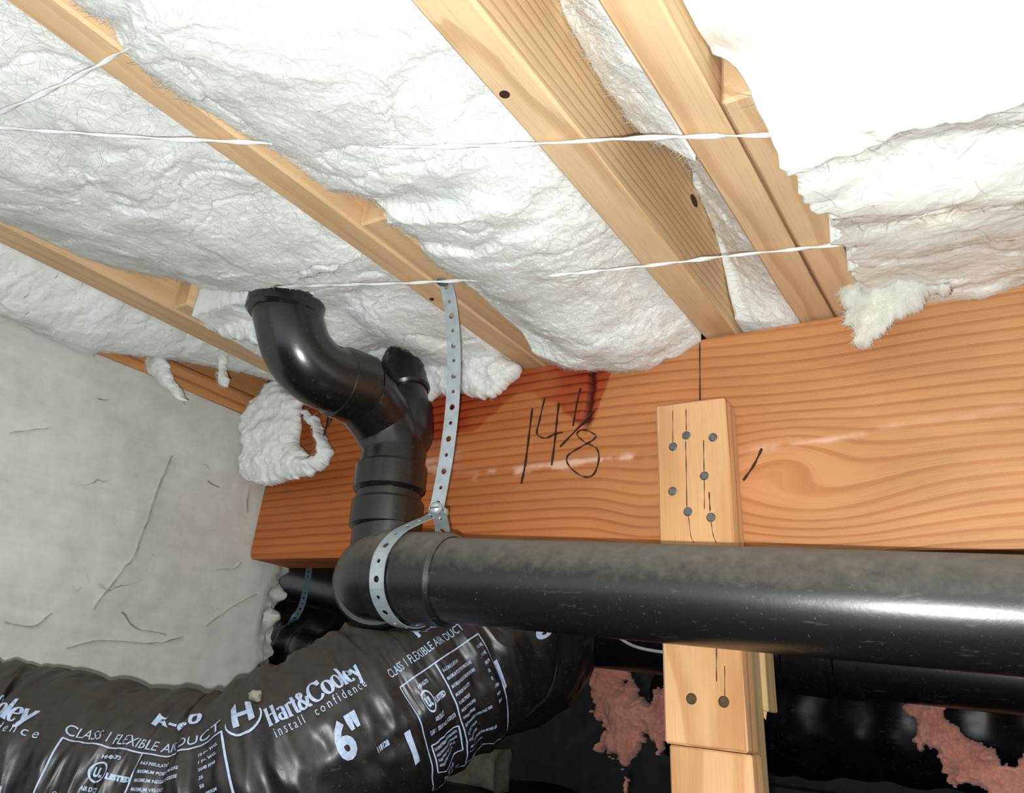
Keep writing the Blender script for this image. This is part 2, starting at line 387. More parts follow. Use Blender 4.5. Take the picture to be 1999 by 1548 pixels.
# ================================================================== BEAM
nx, nz = 760, 150
x0, x1 = -2.485, 1.6
gx, gz = np.meshgrid(np.linspace(x0, x1, nx), np.linspace(BZ0, BZ1, nz), indexing='ij')
def beam_attr(x, z, y):
    # growth lines run along the beam, swing round the knot right of the post, dip at the left
    kx, kz = -.50, .60
    a = np.exp(-(((x-kx-.05)/.26)**2+((z-kz+.10)/.12)**2)); zz = z+.085*a*np.sign(.02)*1
    zz = zz-.05*np.exp(-(((x-kx)/.14)**2+((z-kz-.03)/.09)**2))
    zz = zz+.03*np.exp(-(((x+.88)/.12)**2+((z-.5)/.16)**2))+.02*np.exp(-(((x+.45)/.3)**2+((z-.85)/.16)**2))
    zz = zz+.02*np.sin(x*1.7+.4)
    return np.stack([x, zz+1.25+0*x, (y-YB)+.25+0*x], -1)
def stain_f(x, z):
    n = fbm(np.stack([x*7, z*7, x*0], -1), 4); n2 = fbm(np.stack([x*22, z*22, x*0+4], -1), 3)
    low = np.interp(x, [-2.5, -2.2, -1.75, -1.62, -1.50, -1.40, -1.33, -1.26, -1.18, -1.10, -1.05, -1.0, -.95, -.72, -.62], [.97, .95, .76, .76, .80, .87, .93, .90, .84, .76, .78, .93, .955, .972, 1.0])
    s = np.clip((z-low-.02*n-.008*n2)/.012, 0, 1)*np.clip(.75+.3*n, .5, 1)
    return s
def scuff_f(x, z):
    n = fbm(np.stack([x*5, z*60, x*0+7], -1), 4); n3 = fbm(np.stack([x*30, z*30, x*0+2], -1), 3)
    a = np.exp(-((z-(.655+.03*(x+1.2)))/.013)**2)*np.interp(x, [-1.55, -1.4, -.95, -.85], [0, 1, 1, 0])
    b = np.exp(-((z-(.655+.10*np.clip(x+.55, 0, 2)*.9+.006*np.sin(x*21)))/.010)**2)*np.interp(x, [-.62, -.52, -.38, -.2, .3], [0, .8, .6, .25, .15])
    c = np.exp(-(((x+1.66)/.10)**2+((z-.70)/.06)**2))*.6
    return np.clip((a+b+c)*(0.45+1.3*n+.9*n3), 0, 1)
def knot_f(x, z):
    n = fbm(np.stack([x*18, z*9, x*0+3], -1), 3)
    c = np.exp(-(((x+1.065+.02*(z-.8)+.012*n)/.017)**2))*np.interp(z, [.74, .80, .97, .99], [0, 1, 1, 1])
    return np.clip(c*1.1-.1, 0, 1)
vx, vz = gx.ravel(), gz.ravel()
crack = knot_f(vx, vz)
vy = YB+.004*fbm(np.stack([vx*1.5, vz*1.5, vx*0], -1), 3)+.012*crack
# rounded lower arris near the end
wane = np.clip((BZ0+.03-vz)/.03, 0, 1)**2*.012
Vf = np.stack([vx, vy+wane, vz], -1)
back = Vf.copy(); back[:, 1] = YB+BT
Fc = grid_faces(nx, nz).tolist(); nV = len(Vf)
ring = [i*nz for i in range(nx)]+[(nx-1)*nz+j for j in range(1, nz)]+[i*nz+nz-1 for i in range(nx-2, -1, -1)]+[j for j in range(nz-2, 0, -1)]
Fb = [[q+nV for q in f[::-1]] for f in Fc]
Fs = [[b, a, a+nV, b+nV] for a, b in zip(ring, ring[1:]+ring[:1])]
VV = np.vstack([Vf, back])
att = {'grain': beam_attr(VV[:, 0], VV[:, 2], VV[:, 1]), 'stain': np.r_[stain_f(vx, vz), stain_f(vx, vz)], 'scuff': np.r_[scuff_f(vx, vz), scuff_f(vx, vz)*0], 'knot': np.r_[crack, crack*0]}
beam = empty('support_beam', ((x0+x1)/2, YB+BT/2, BZ0))
tag(beam, 'large orange fir beam carrying the joists, handwritten measurement on its face', 'beam')
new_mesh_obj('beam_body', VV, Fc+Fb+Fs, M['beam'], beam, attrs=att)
def stroke(name, pts2, wdt, parent, mat, off=.0035, Y=YB):
    """thin raised line on the beam face, pts in (x,z)"""
    P = catmull(np.array(pts2, float), 6) if len(pts2) > 2 else resample(np.array(pts2, float), 8)[0]
    T = np.gradient(P, axis=0); T /= np.linalg.norm(T, axis=1)[:, None]+1e-9; N = np.stack([-T[:, 1], T[:, 0]], 1)
    wv = wdt*(.75+.35*np.sin(np.arange(len(P))*1.3))
    V = []
    for s_ in (-1, 1):
        q = P+N*(s_*wv/2)[:, None]; V.append(np.stack([q[:, 0], np.full(len(q), Y-off), q[:, 1]], 1))
    V2 = [v+np.array([0, off+.006, 0]) for v in V]
    n_ = len(P); VV = np.vstack(V+V2); Fc = []
    for i in range(n_-1):
        Fc += [[i, i+1, n_+i+1, n_+i], [2*n_+i, 3*n_+i, 3*n_+i+1, 2*n_+i+1], [i, 2*n_+i, 2*n_+i+1, i+1], [n_+i, n_+i+1, 3*n_+i+1, 3*n_+i]]
    return new_mesh_obj(name, VV, Fc, mat, parent)
def bp(x, y): p = atY((x, y), YB); return (p[0], p[2])
def z4(pts): return [bp(900+x*.55, 550+y*.55) for x, y in pts]
for nm, pts, wd in [('handwritten_digit', [(254, 450), (240, 560), (228, 650), (214, 718)], .0055),
                    ('handwritten_digit', [(298, 412), (280, 490), (270, 540), (300, 555), (335, 540), (362, 535)], .0045),
                    ('handwritten_digit', [(348, 430), (340, 500), (334, 560), (322, 652)], .0055),
                    ('handwritten_digit', [(425, 378), (412, 430), (398, 512)], .0045),
                    ('handwritten_slash', [(475, 458), (430, 505), (352, 586)], .005),
                    ('handwritten_digit', [(480, 545), (440, 525), (412, 540), (440, 570), (480, 590), (490, 630), (470, 685), (430, 690), (385, 655), (378, 620), (420, 590), (465, 565), (482, 548)], .0045),
                    ('pencil_line', [(848, 205), (849, 438)], .003),
                    ('pencil_slash', [(1068, 592), (1040, 650), (1002, 706)], .005),
                    ('pencil_scribble', [(1658, 330), (1675, 318), (1690, 335), (1708, 308), (1722, 322), (1690, 340), (1670, 340)], .003)]:
    stroke(nm, z4(pts), wd, beam, M['ink'])

# sill plate on top of the wall
sp = wood_box('sill_plate', (XW-.30, -2.4, .917), (XW+.012, 1.80, .998), 1, M['sill'], pith=(.2, -.3), n=(40, 1, 1), seed=3)
tag(sp, 'orange-brown wooden sill plate lying on top of the concrete wall', 'sill plate')
rj = wood_box('rim_board', (XW-.20, -2.4, 1.0), (XW-.115, 2.6, 1.51), 1, M['sill'], n=(20, 1, 1), seed=5)
tag(rj, 'wooden rim board standing on the sill plate', 'rim board')

# ================================================================== JOISTS
JH, LY = .512, 1.04
def joist(x0, x1, y0, y1, mat, seed, pith, label, grp='floor joists', z0=1.0):
    o = wood_box('floor_joist', (x0, y0, z0), (x1, y1, z0+JH), 1, mat, pith=pith, n=(50, 1, 1), seed=seed, bev=.006)
    return tag(o, label, 'joist', grp)
XA, XBJ, XC, XD = (-1.333, -1.248), (-.718, -.627), (-.460, -.375), (-2.230, -2.112)
joist(*XD, -2.2, 2.2, M['joist_o'], 1, (.3, -.35), 'orange-tan floor joist beside the concrete wall')
joist(*XA, -2.2, 2.2, M['joist_o'], 2, (.25, -.4), 'floor joist that the perforated metal strap hangs from')
joist(*XBJ, -2.2, 2.4, M['joist_p'], 3, (-.15, -2.6), 'wide-grained pale floor joist with a knot on its underside')
joist(*XC, -2.2, 2.2, M['joist_s'], 4, (.05, -.16), 'pale floor joist crossing the beam near the hanging torn wool')
joist(XD[1]+.004, XD[1]+.078, LY+.085, 2.9, M['joist_o'], 6, (.1, -.1), 'short end of lapped joist beside the joist nearest the wall', 'lapped joists')
joist(XA[1]+.002, XA[1]+.086, LY, 2.9, M['joist_o'], 7, (.3, -.2), 'lapped joist end doubled against the strap-carrying joist', 'lapped joists')
joist(XC[1]+.005, XC[1]+.090, LY, 2.9, M['joist_s'], 8, (.1, -.12), 'lapped joist end with orange end grain under the torn wool', 'lapped joists')
bk = wood_box('blocking', (-.10, 1.93, 1.0), (.9, 2.01, 1.40), 0, M['board'], n=(10, 1, 1), seed=9); tag(bk, 'pale wooden blocking standing on the beam behind the wool', 'blocking')
# knots in the joists
def disc_part(name, c, nrm, r, mat, parent=None, h=.006, asp=1.0, seg=14):
    c = np.array(c, float); nrm = np.array(nrm, float)/np.linalg.norm(nrm)
    V, Fc = lathe_data(c-nrm*h, c+nrm*h, [(0, r), (h*1.6, r), (2*h, r*.7)], seg)
    return new_mesh_obj(name, V, Fc, mat, parent)

# ================================================================== INSULATION
FIBRE = []
def batt(name, xl, xr, yr, left, right, sag, label, seed, mat, nx=190, ny=520, top=1.40, amp=.03, end_drop=None, grp=None, sagp=1.0, extra=None, rough=1.0):
    """glass-wool batt between two joists. left/right: list of (y,z) for the underside beside each joist"""
    x0, x1 = (xl if not callable(xl) else xl(np.array([0.0]))[0]), xr
    u = np.linspace(0, 1, nx); y = np.linspace(yr[0], yr[1], ny) if yr[0] > 0 else np.r_[np.linspace(yr[0], .15, 61)[:-1], np.linspace(.15, yr[1], ny-60)]
    U, Yg = np.meshgrid(u, y, indexing='ij')
    wob_y = .05*fbm(np.stack([U*(x1-x0)*7, Yg*7, Yg*0+seed], -1), 2)*np.clip(U*9, 0, 1)
    def pf(p):
        p = np.array(sorted(p)); return np.interp(Yg+wob_y, p[:, 0], p[:, 1])
    zl, zr = pf(left), pf(right)
    XL = xl(Yg) if callable(xl) else x0
    X = XL+(x1-XL)*U
    e = np.minimum(U, 1-U); tap = np.clip(e/.10, 0, 1)**.5
    sg = pf(sag) if isinstance(sag, list) else sag
    z = zl*(1-U)+zr*U-sg*np.sin(np.pi*U)**sagp
    P = np.stack([X, Yg, z*0+seed], -1)
    big = fbm(P*np.array([2.6, 2.6, 1]), 2)
    w1 = fbm(P*np.array([3.5, 3.5, 1])+5, 2); w2 = fbm(P*np.array([3.5, 3.5, 1])+9, 2)
    wv = np.stack([X+.10*w1, Yg+.10*w2, z*0+seed], -1)
    lump = fbm(wv*np.array([6.0, 7.5, 1]), 2)
    f0 = fbm(wv*np.array([4.0, 6.0, 1])+40, 2); crease = np.exp(-(f0/.07)**2)*np.clip(.5+w1, 0, 1)        # a few soft creases
    med = fbm(wv*np.array([22., 30., 1]), 3); fine = fbm(wv*np.array([80., 90., 1]), 3)
    d = amp*(.80*big+.30*rough*lump+.24*crease+.035*rough*med)+.0011*fine
    z = z+d*(.35+.65*tap)
    if extra is not None: z = extra(X, Yg, z)
    jx = (.0050*fbm(P*np.array([34., 34., 1])+11, 3)+.010*fbm(P*np.array([9., 9., 1])+13, 2))*tap; jy = .010*fbm(P*np.array([30., 30., 1])+21, 3)
    Vb = np.stack([X+jx, Yg+jy, z], -1)
    Vt = np.stack([X, Yg, np.maximum(top+.02*big, z+.05)], -1)
    V = np.vstack([Vb.reshape(-1, 3), Vt[::nx-1, :].reshape(-1, 3)])
    Fc = grid_faces(nx, ny)[:, ::-1].tolist(); n0 = nx*ny
    for j in range(ny-1):
        a, b = j, j+1; Fc.append([n0+a, n0+b, b, a])                                         # left side
        a2, b2 = (nx-1)*ny+j, (nx-1)*ny+j+1; Fc.append([a2, b2, n0+ny+j+1, n0+ny+j])         # right side
        Fc.append([n0+a, n0+ny+a, n0+ny+b, n0+b])                                            # top
    # ends
    Fc.append([i*ny for i in range(nx)]+[n0+ny, n0]); Fc.append([i*ny+ny-1 for i in range(nx-1, -1, -1)]+[n0+ny-1, n0+2*ny-1])
    root = empty(name, ((x0+x1)/2, (yr[0]+yr[1])/2, float(z.min())))
    tag(root, label, 'insulation', grp)
    new_mesh_obj('wool_body', V, Fc, mat, root, smooth=True)
    return root, Vb
def fibres(root, Vb, n, mat, seed, L=(.02, .07), w=.0006, lift=.004, region=None, nrm=(0, 0, -1)):
    """loose glass fibres lying on the surface: thin curved ribbons"""
    r = np.random.default_rng(seed); P = Vb.reshape(-1, 3)
    if region is not None: P = P[region(P)]
    if len(P) == 0: return
    idx = r.integers(0, len(P), n); C = P[idx]
    nrm = np.array(nrm, float); a = np.cross(nrm, (0.3, 0.8, 0.5)); a /= np.linalg.norm(a); b = np.cross(nrm, a)
    th = r.uniform(0, 2*np.pi, n); d = np.cos(th)[:, None]*a+np.sin(th)[:, None]*b; d2 = np.cross(d, nrm)
    ln = r.uniform(L[0], L[1], n)[:, None]; cv = r.normal(0, .25, n)[:, None]; up = r.uniform(.2, 1.6, n)[:, None]*lift
    K = 5; V = np.zeros((n, K, 2, 3))
    for k in range(K):
        t = k/(K-1)-.5
        c = C+d*ln*t+d2*cv*ln*(t*t)*1.6+nrm*(up*(1-3.2*t*t))
        ww = w*(1-.6*abs(2*t))
        V[:, k, 0] = c+d2*ww; V[:, k, 1] = c-d2*ww
    base = np.arange(n)[:, None]*K*2; Fc = []
    for k in range(K-1):
        q = np.concatenate([base+2*k, base+2*k+1, base+2*k+3, base+2*k+2], 1); Fc.append(q)
    o = new_mesh_obj('loose_fibres', V.reshape(-1, 3), np.concatenate(Fc).tolist(), mat, root); o['kind'] = 'stuff'

def prof_X(pts, x): # boundary seen against a joist side -> (y,z)
    out = []
    for p in pts:
        q = atX(p, x); out.append((float(q[1]), float(q[2])))
    return out
# --- boundaries read along the joist sides
bA1 = prof_X([(60, -90), (100, -45), (145, 0), (185, 25), (210, 35), (235, 88), (265, 118), (320, 160), (360, 193), (415, 225), (485, 272), (540, 302), (595, 338), (635, 368), (670, 370)], XA[1])+[(1.02, 1.04)]
bA2 = prof_X([(755, 440), (795, 452), (812, 458), (820, 485), (850, 515), (884, 540), (956, 600), (1018, 655), (1040, 690)], XA[1]+.086)
bD1 = prof_X([(-90, 375), (0, 430), (90, 475), (165, 508), (260, 531), (345, 542)], XD[1])
b2 = lambda L: [(1000+a/2, b/2) for a, b in L]
bB = prof_X(b2([(130, -120), (180, 0), (210, 100), (290, 230), (350, 340), (410, 400), (480, 500), (500, 590), (540, 650)]), XBJ[1])
bB2 = prof_X(b2([(690, 640), (700, 720), (760, 850), (800, 950), (850, 1030), (900, 1130), (940, 1210), (985, 1245)]), XBJ[1])
bC1 = prof_X(b2([(560, -140), (650, 0), (720, 130), (765, 190), (780, 270), (800, 318)]), XC[1])
bC2 = prof_X(b2([(900, 350), (962, 385), (985, 450), (1000, 520), (1020, 600), (1040, 690), (1120, 770), (1170, 870), (1200, 940), (1260, 1000), (1320, 1100)]), XC[1]+.09)
bW = prof_X([(-50, 590), (0, 614), (100, 660), (160, 682), (230, 692), (300, 700), (335, 703), (440, 722), (535, 740)], XW+.016)
PROF = dict(bA1=bA1, bA2=bA2, bD1=bD1, bB=bB, bB2=bB2, bC1=bC1, bC2=bC2)

flat = lambda z: [(-3, z), (4, z)]
# between wall and first joist
r_, vb = batt('insulation_batt', XW+.016, XD[0]-.004, (-1.6, 2.3), [(-3, .93)]+bW, flat(1.03), [(-2, .05), (1.2, .05), (1.42, .04), (1.6, .02), (2.3, 0)], 'narrow strip of white glass wool between the concrete wall and first joist', 1.5, M['white'], nx=110, amp=.028)
fibres(r_, vb, 1500, M['white'], 1)
# between first and second joist: near batt up to the pipe, then a second piece round the pipes
pr = [(-3, 1.02)]+[(y, z) for y, z in bD1]
r_, vb = batt('insulation_batt', XD[1]+.004, XA[0]-.004, (-1.6, 1.14), pr, [(-3, 1.03), (.8, 1.03), (1.14, 1.0)], [(-2, .03), (.5, .05), (.95, .06), (1.14, .058)], 'broad white glass wool batt bulging above the pipe elbow', 5.5, M['white'], nx=260, amp=.042)
fibres(r_, vb, 5000, M['white'], 2)
def ex2(X, Y, z):
    return z+.10*np.exp(-(((X+1.68)/.12)**2+((Y-1.67)/.12)**2))
r_, vb = batt('insulation_batt', XD[1]+.08, XA[0]-.004, (1.15, 1.875), [(1.15, .97), (1.3, .955), (1.45, .95), (1.7, 1.0), (1.9, 1.0)], [(1.1, 1.02), (1.4, 1.01), (1.6, .995), (1.9, .985)], [(1.1, .0), (1.3, .0), (1.55, .03), (1.75, .05), (1.88, .05)], 'crumpled white glass wool packed around the vent riser', 8.5, M['white'], nx=240, ny=240, amp=.035, extra=ex2, rough=1.4)
fibres(r_, vb, 2500, M['white'], 3)
# between second and third joist
pr = [(-3, 1.1)]+bA1+[(LY+.002, bA2[0][1])]+bA2
r_, vb = batt('insulation_batt', lambda y: XA[1]+.0045+.086*np.clip((y-LY+.06)/.055, 0, 1), XBJ[0]-.004, (-1.6, 1.885), [(-3, 1.1)]+bA1+bA2+[(1.9, .985)], [(-3, 1.02), (1.1, 1.02), (1.7, 1.02), (1.8, 1.0), (1.9, .985)], [(-2, .03), (.5, .04), (1.1, .06), (1.3, .07), (1.6, .09), (1.78, .085), (1.9, .05)], 'big white glass wool batt sagging between the strap joist and the knotty joist', 11.5, M['white'], nx=300, ny=640, amp=.034, rough=1.3)
fibres(r_, vb, 6000, M['white'], 4)
# between third and fourth joist
r_, vb = batt('insulation_batt', XBJ[1]+.0045, XC[0]-.004, (-1.6, 1.17), [(-3, 1.05)]+bB, [(-3, 1.03), (1.05, 1.02), (1.17, 1.0)], .012, 'narrow white glass wool strip wedged between the two pale joists, torn end', 17.5, M['white'], nx=80, ny=520, amp=.020)
fibres(r_, vb, 1200, M['white'], 6)
r_, vb = batt('insulation_batt', XBJ[1]+.0045, XC[0]-.004, (1.18, 2.0), [q for q in bB2 if q[0] < 1.75]+[(1.87, 1.03), (2.0, 1.02)], [(1.1, 1.04), (1.3, 1.03), (1.8, 1.02), (1.9, .99), (2.0, .99)], .012, 'narrow white glass wool strip wedged between the two pale joists, meeting the beam', 19.5, M['white'], nx=80, ny=300, amp=.020)
fibres(r_, vb, 700, M['white'], 7)
# right of the fourth joist
def exR(X, Y, z):
    n = fbm(np.stack([X*5, Y*5, X*0+2], -1), 3)
    z = z-.075*np.clip((X+.37)/.10, 0, 1)**1.5*np.exp(-((Y-1.02)/.12)**2)*np.clip((1.10-Y)/.08, 0, 1)*np.clip(1-(X+.27)/.5, 0, 1)
    f1 = 1.35+.30*(X+.3)+.03*n; z = z+.026*np.exp(-((Y-f1)/.06)**2)-.020*np.exp(-((Y-f1+.12)/.08)**2)
    f2 = 1.12+.22*(X+.3)+.03*n; z = z+.018*np.exp(-((Y-f2)/.06)**2)
    return z
r_, vb = batt('insulation_batt', lambda y: XC[1]+.0045+np.clip((y-LY+.045)/.05, 0, 1)*(.09+.045*np.abs(fbm(np.stack([y*14, y*0, y*0], -1), 4))), 1.35, (-1.6, 1.90), [(-3, 1.06), (.6, 1.05)]+bC1[:-1]+[(1.045, .90)]+bC2[4:]+[(1.9, 1.0)], [(-3, 1.02), (.9, 1.02), (1.5, .985), (2, 1.0)], [(-2, .02), (.6, .03), (1.3, .03), (1.6, .015), (1.9, .0)], 'wide white glass wool batt with long folds and a ragged torn edge', 23.5, M['whiteb'], nx=420, ny=560, amp=.034, extra=exR)
fibres(r_, vb, 5000, M['white'], 8)
def pillow(name, poly, Y, label, mat, thick=.03, step=.0045, holes=(), rag=.008, parent=None, tilt=0.0, seed=0, cat='insulation', grp=None, fib=400, lean=None, ispoly='px'):
    """torn lump of wool: outline on a vertical plane at distance Y, rounded to real thickness on both sides"""
    def conv(pl): return np.array([[atY(p, Y)[0], atY(p, Y)[2]] for p in pl])
    def dense(pl): q = np.vstack([pl, pl[:1]]); return resample(q, max(30, 8*len(pl)))[0]
    po = conv(poly); hs = [conv(h) for h in holes]
    lo, hi = po.min(0)-.02, po.max(0)+.02
    nx, nz = int((hi[0]-lo[0])/step)+2, int((hi[1]-lo[1])/step)+2
    gx, gz = np.meshgrid(np.linspace(lo[0], hi[0], nx), np.linspace(lo[1], hi[1], nz), indexing='ij')
    n3 = np.stack([gx*22, gz*22, gx*0+seed], -1)
    qx = gx+rag*(fbm(n3, 4)+.35*fbm(n3*4+7, 3)); qz = gz+rag*(fbm(n3+31, 4)+.35*fbm(n3*4+57, 3))
    def sd(pl):
        inside = np.zeros(gx.shape, bool); dist = np.full(gx.shape, 9.)
        for a, b in zip(pl, np.roll(pl, -1, 0)):
            c = ((a[1] > qz) != (b[1] > qz)) & (qx < (b[0]-a[0])*(qz-a[1])/(b[1]-a[1]+1e-12)+a[0]); inside ^= c
            e = b-a; t = np.clip(((qx-a[0])*e[0]+(qz-a[1])*e[1])/(e@e+1e-12), 0, 1)
            dist = np.minimum(dist, np.hypot(qx-a[0]-t*e[0], qz-a[1]-t*e[1]))
        return np.where(inside, dist, -dist)
    d = sd(po)
    for h in hs: d = np.minimum(d, -sd(h))
    th = thick*np.sqrt(np.clip(1-(1-np.clip(d/(thick*1.3), 0, 1))**2, 0, 1))
    ln = fbm(np.stack([gx*11, gz*11, gx*0+seed+3], -1), 3)*.34+fbm(np.stack([gx*26, gz*26, gx*0+seed+9], -1), 3)*.13+fbm(np.stack([gx*60, gz*60, gx*0+seed+5], -1), 3)*.07
    ins = d > 0; idf = -np.ones(gx.shape, int); idb = idf.copy()
    cell = ins[:-1, :-1] & ins[1:, :-1] & ins[1:, 1:] & ins[:-1, 1:]
    use = np.zeros(gx.shape, bool)
    for a, b in ((0, 0), (1, 0), (1, 1), (0, 1)): use[a:gx.shape[0]-1+a, b:gx.shape[1]-1+b] |= cell
    k = use.sum(); idf[use] = np.arange(k); idb[use] = np.arange(k)+k
    lean_off = (lean(gx, gz) if lean else 0)+gx*0
    Vf = np.stack([gx, Y+lean_off-th*(1+ln), gz], -1)[use]; Vb = np.stack([gx, Y+lean_off+th*(.7+.5*ln), gz], -1)[use]
    ci, cj = np.nonzero(cell); Fc = []
    q = lambda I: np.stack([I[ci, cj], I[ci+1, cj], I[ci+1, cj+1], I[ci, cj+1]], 1)
    Fc = q(idf).tolist()+q(idb)[:, ::-1].tolist()
    # stitch the rim
    pad = np.zeros((cell.shape[0]+2, cell.shape[1]+2), bool); pad[1:-1, 1:-1] = cell
    for (di, dj, e0, e1) in ((-1, 0, (0, 0), (0, 1)), (1, 0, (1, 1), (1, 0)), (0, -1, (1, 0), (0, 0)), (0, 1, (0, 1), (1, 1))):
        open_ = cell & ~pad[1+di:pad.shape[0]-1+di, 1+dj:pad.shape[1]-1+dj]
        for i, j in zip(*np.nonzero(open_)):
            a = (i+e0[0], j+e0[1]); b = (i+e1[0], j+e1[1]); Fc.append([int(idf[a]), int(idf[b]), int(idb[b]), int(idb[a])])
    V = np.vstack([Vf, Vb])
    if parent is None:
        root = empty(name, (V[:, 0].mean(), Y, V[:, 2].min())); tag(root, label, cat, grp)
        new_mesh_obj('wool_body', V, Fc, mat, root, smooth=True)
    else:
        root = parent; new_mesh_obj(name, V, Fc, mat, parent, smooth=True)
    if fib: fibres(root, Vf, int(fib*2.5), mat, seed+40, (.012, .045), .0005, .006, nrm=(0, -1, 0))
    return root
Z6 = lambda L: [(130+a*.2842, 520+b*.2842) for a, b in L]
# torn loop hanging beside the pipe, in front of the beam end
pillow('torn_wool_tuft', Z6([(1440, 780), (1500, 840), (1570, 900), (1650, 970), (1720, 1060), (1770, 1180), (1830, 1290), (1790, 1370), (1690, 1440), (1560, 1470), (1400, 1500), (1290, 1490), (1210, 1450), (1215, 1380), (1250, 1300), (1215, 1230), (1240, 1120), (1220, 1050), (1290, 1000), (1350, 900), (1390, 820)]),
       1.74, 'torn white wool tuft with a hole, hanging below the pipe elbow at the beam end', M['white'], thick=.05, holes=[Z6([(1605, 1000), (1650, 1050), (1700, 1150), (1735, 1250), (1735, 1300), (1690, 1325), (1640, 1300), (1600, 1230), (1585, 1140)])], seed=2, rag=.012)
# clump over the beam edge at right
pillow('torn_wool_tuft', [(1680, 540), (1760, 505), (1840, 520), (1868, 575), (1830, 582), (1790, 600), (1740, 640), (1715, 665), (1695, 684), (1668, 672), (1660, 648), (1640, 636), (1655, 610), (1640, 600), (1650, 570)],
       1.80, 'ragged white wool clump drooping over the top edge of the beam', M['whiteb'], thick=.06, seed=5, rag=.016, fib=700)
# piece packed in front of the beam right of the riser
pillow('torn_wool_tuft', [(820, 690), (900, 660), (960, 690), (1018, 712), (1005, 735), (985, 765), (940, 775), (900, 768), (860, 772), (815, 785)],
       1.80, 'white wool clump resting on the stained beam top behind the metal strap', M['white'], thick=.06, seed=8, rag=.010, fib=500)
# thin strands
pillow('torn_wool_tuft', Z6([(1050, 420), (1120, 440), (1105, 560), (1095, 700), (1115, 770), (1100, 830), (1055, 825), (1060, 740), (1040, 600), (1030, 500)]),
       1.45, 'thin white wool strand dangling below the joist nearest the wall', M['white'], thick=.016, seed=11, step=.003, rag=.005, fib=120)
pillow('torn_wool_tuft', Z6([(515, 650), (600, 590), (670, 590), (710, 680), (740, 780), (800, 880), (835, 930), (760, 920), (690, 840), (620, 770)]),
       1.31, 'flat white wool strip hanging over the sill plate onto the concrete', M['white'], thick=.022, seed=14, step=.003, rag=.006, fib=150)
# hanging flap over first joist beyond its lapped end
pillow('torn_wool_tuft', Z6([(770, 60), (1330, 60), (1340, 300), (1340, 540), (1300, 545), (1120, 490), (1030, 445), (900, 420), (800, 380), (765, 340), (775, 290), (770, 150)]),
       1.27, 'loose square flap of white wool behind the pipe elbow', M['white'], thick=.035, seed=17, rag=.008, fib=300)

# ================================================================== TWINE
def twine(pts, label, w=(.0046, .0021), turns=70):
    P = catmull(np.array(pts), 40); P, t = resample(P, 900); T, N, B = frames(P)
    a = np.linspace(0, 2*np.pi, 8, endpoint=False); ph = t/t[-1]*turns*2*np.pi*.2+.9*np.sin(t*7)
    V = []
    wv = 1+.25*fbm(np.stack([t*30, t*0, t*0], -1), 2)
    ex, ey = np.cos(a)*w[0], np.sin(a)*w[1]*(1+.5*np.abs(np.cos(a)))
    c, s_ = np.cos(ph)[:, None], np.sin(ph)[:, None]
    qx = (ex*c-ey*s_)*wv[:, None]; qy = (ex*s_+ey*c)*wv[:, None]
    V = (P[:, None]+qx[..., None]*N[:, None]+qy[..., None]*B[:, None]).reshape(-1, 3)
    Fc = grid_faces(len(P), 8, True).tolist()+[list(range(8)), list(range(len(V)-1, len(V)-9, -1))]
    root = new_mesh_obj('twine', V, Fc, M['twine'], smooth=True)
    tag(root, label, 'twine', 'strings holding up the insulation'); return root
Z = .988
twine([atZ((-260, 330), .95), atZ((0, 220), .955), atZ((130, 160), .975), atZ((222, 110), Z), atZ((300, 66), .97), atZ((430, 0), .955), atZ((640, -110), .96)], 'twisted white twine crossing the strap joist far from the pipes', turns=36)
twine([atZ((-200, 238), .955), atZ((0, 250), .965), atZ((300, 270), .975), atZ((445, 276), Z), atZ((520, 280), 1.0), atZ((640, 284), 1.03), atZ((760, 286), .985), atZ((830, 287), .965), atZ((1000, 283), .972), atZ((1080, 279), Z), atZ((1240, 270), .978), atZ((1395, 266), Z), atZ((1490, 264), .985), atZ((1560, 262), 1.01), atZ((1700, 258), 1.04)], 'flat white twine crossing the joists between the other two strings', turns=46)
twine([atZ((470, 562), .992), atZ((640, 557), .985), atZ((780, 553), .985), atZ((870, 549), .981), atZ((1000, 543), .945), atZ((1130, 533), .935), atZ((1290, 516), Z), atZ((1420, 500), .978), atZ((1560, 486), Z), atZ((1650, 476), .985), atZ((1800, 462), .985), atZ((1999, 442), .98), atZ((2150, 425), .98)], 'white twine crossing the joists closest to the beam, over the strap nail', turns=60)

# ================================================================== DRAIN PIPES
RP, RH = .0967, .1075
drain = empty('drain_pipe', (-1.6, 1.66, .15)); tag(drain, 'black plastic drain pipe with elbows, wye and long horizontal run', 'pipe')
def part_tube(name, P, R, mat, seg=40, parent=drain):
    V, Fc = tube_data(P, R, seg); o = new_mesh_obj(name, V, Fc, mat, parent); return sharp_smooth(o, 45)
def hub(name, p0, p1, r, mat, parent=drain, ri=None, ch=.008):
    L = np.linalg.norm(np.array(p1)-np.array(p0)); ri = ri or r*.9
    V, Fc = lathe_data(p0, p1, [(0, ri), (0, r-ch), (ch, r), (L-ch, r), (L, r-ch), (L, ri)], 56)
    return sharp_smooth(new_mesh_obj(name, V, Fc, mat, parent), 30)
RUN0 = np.array([-1.31, 1.423, .250]); RUN1 = np.array([.9, 1.62, .185]); RD = (RUN1-RUN0)/np.linalg.norm(RUN1-RUN0)
LEGX = -1.45
part_tube('horizontal_pipe', [RUN0+RD*.05, RUN0+RD*.5, RUN0+RD*1.2, RUN1], RP, M['absd'], 64)
hub('elbow_hub', RUN0-RD*.03, RUN0+RD*.165, RH, M['absd'])
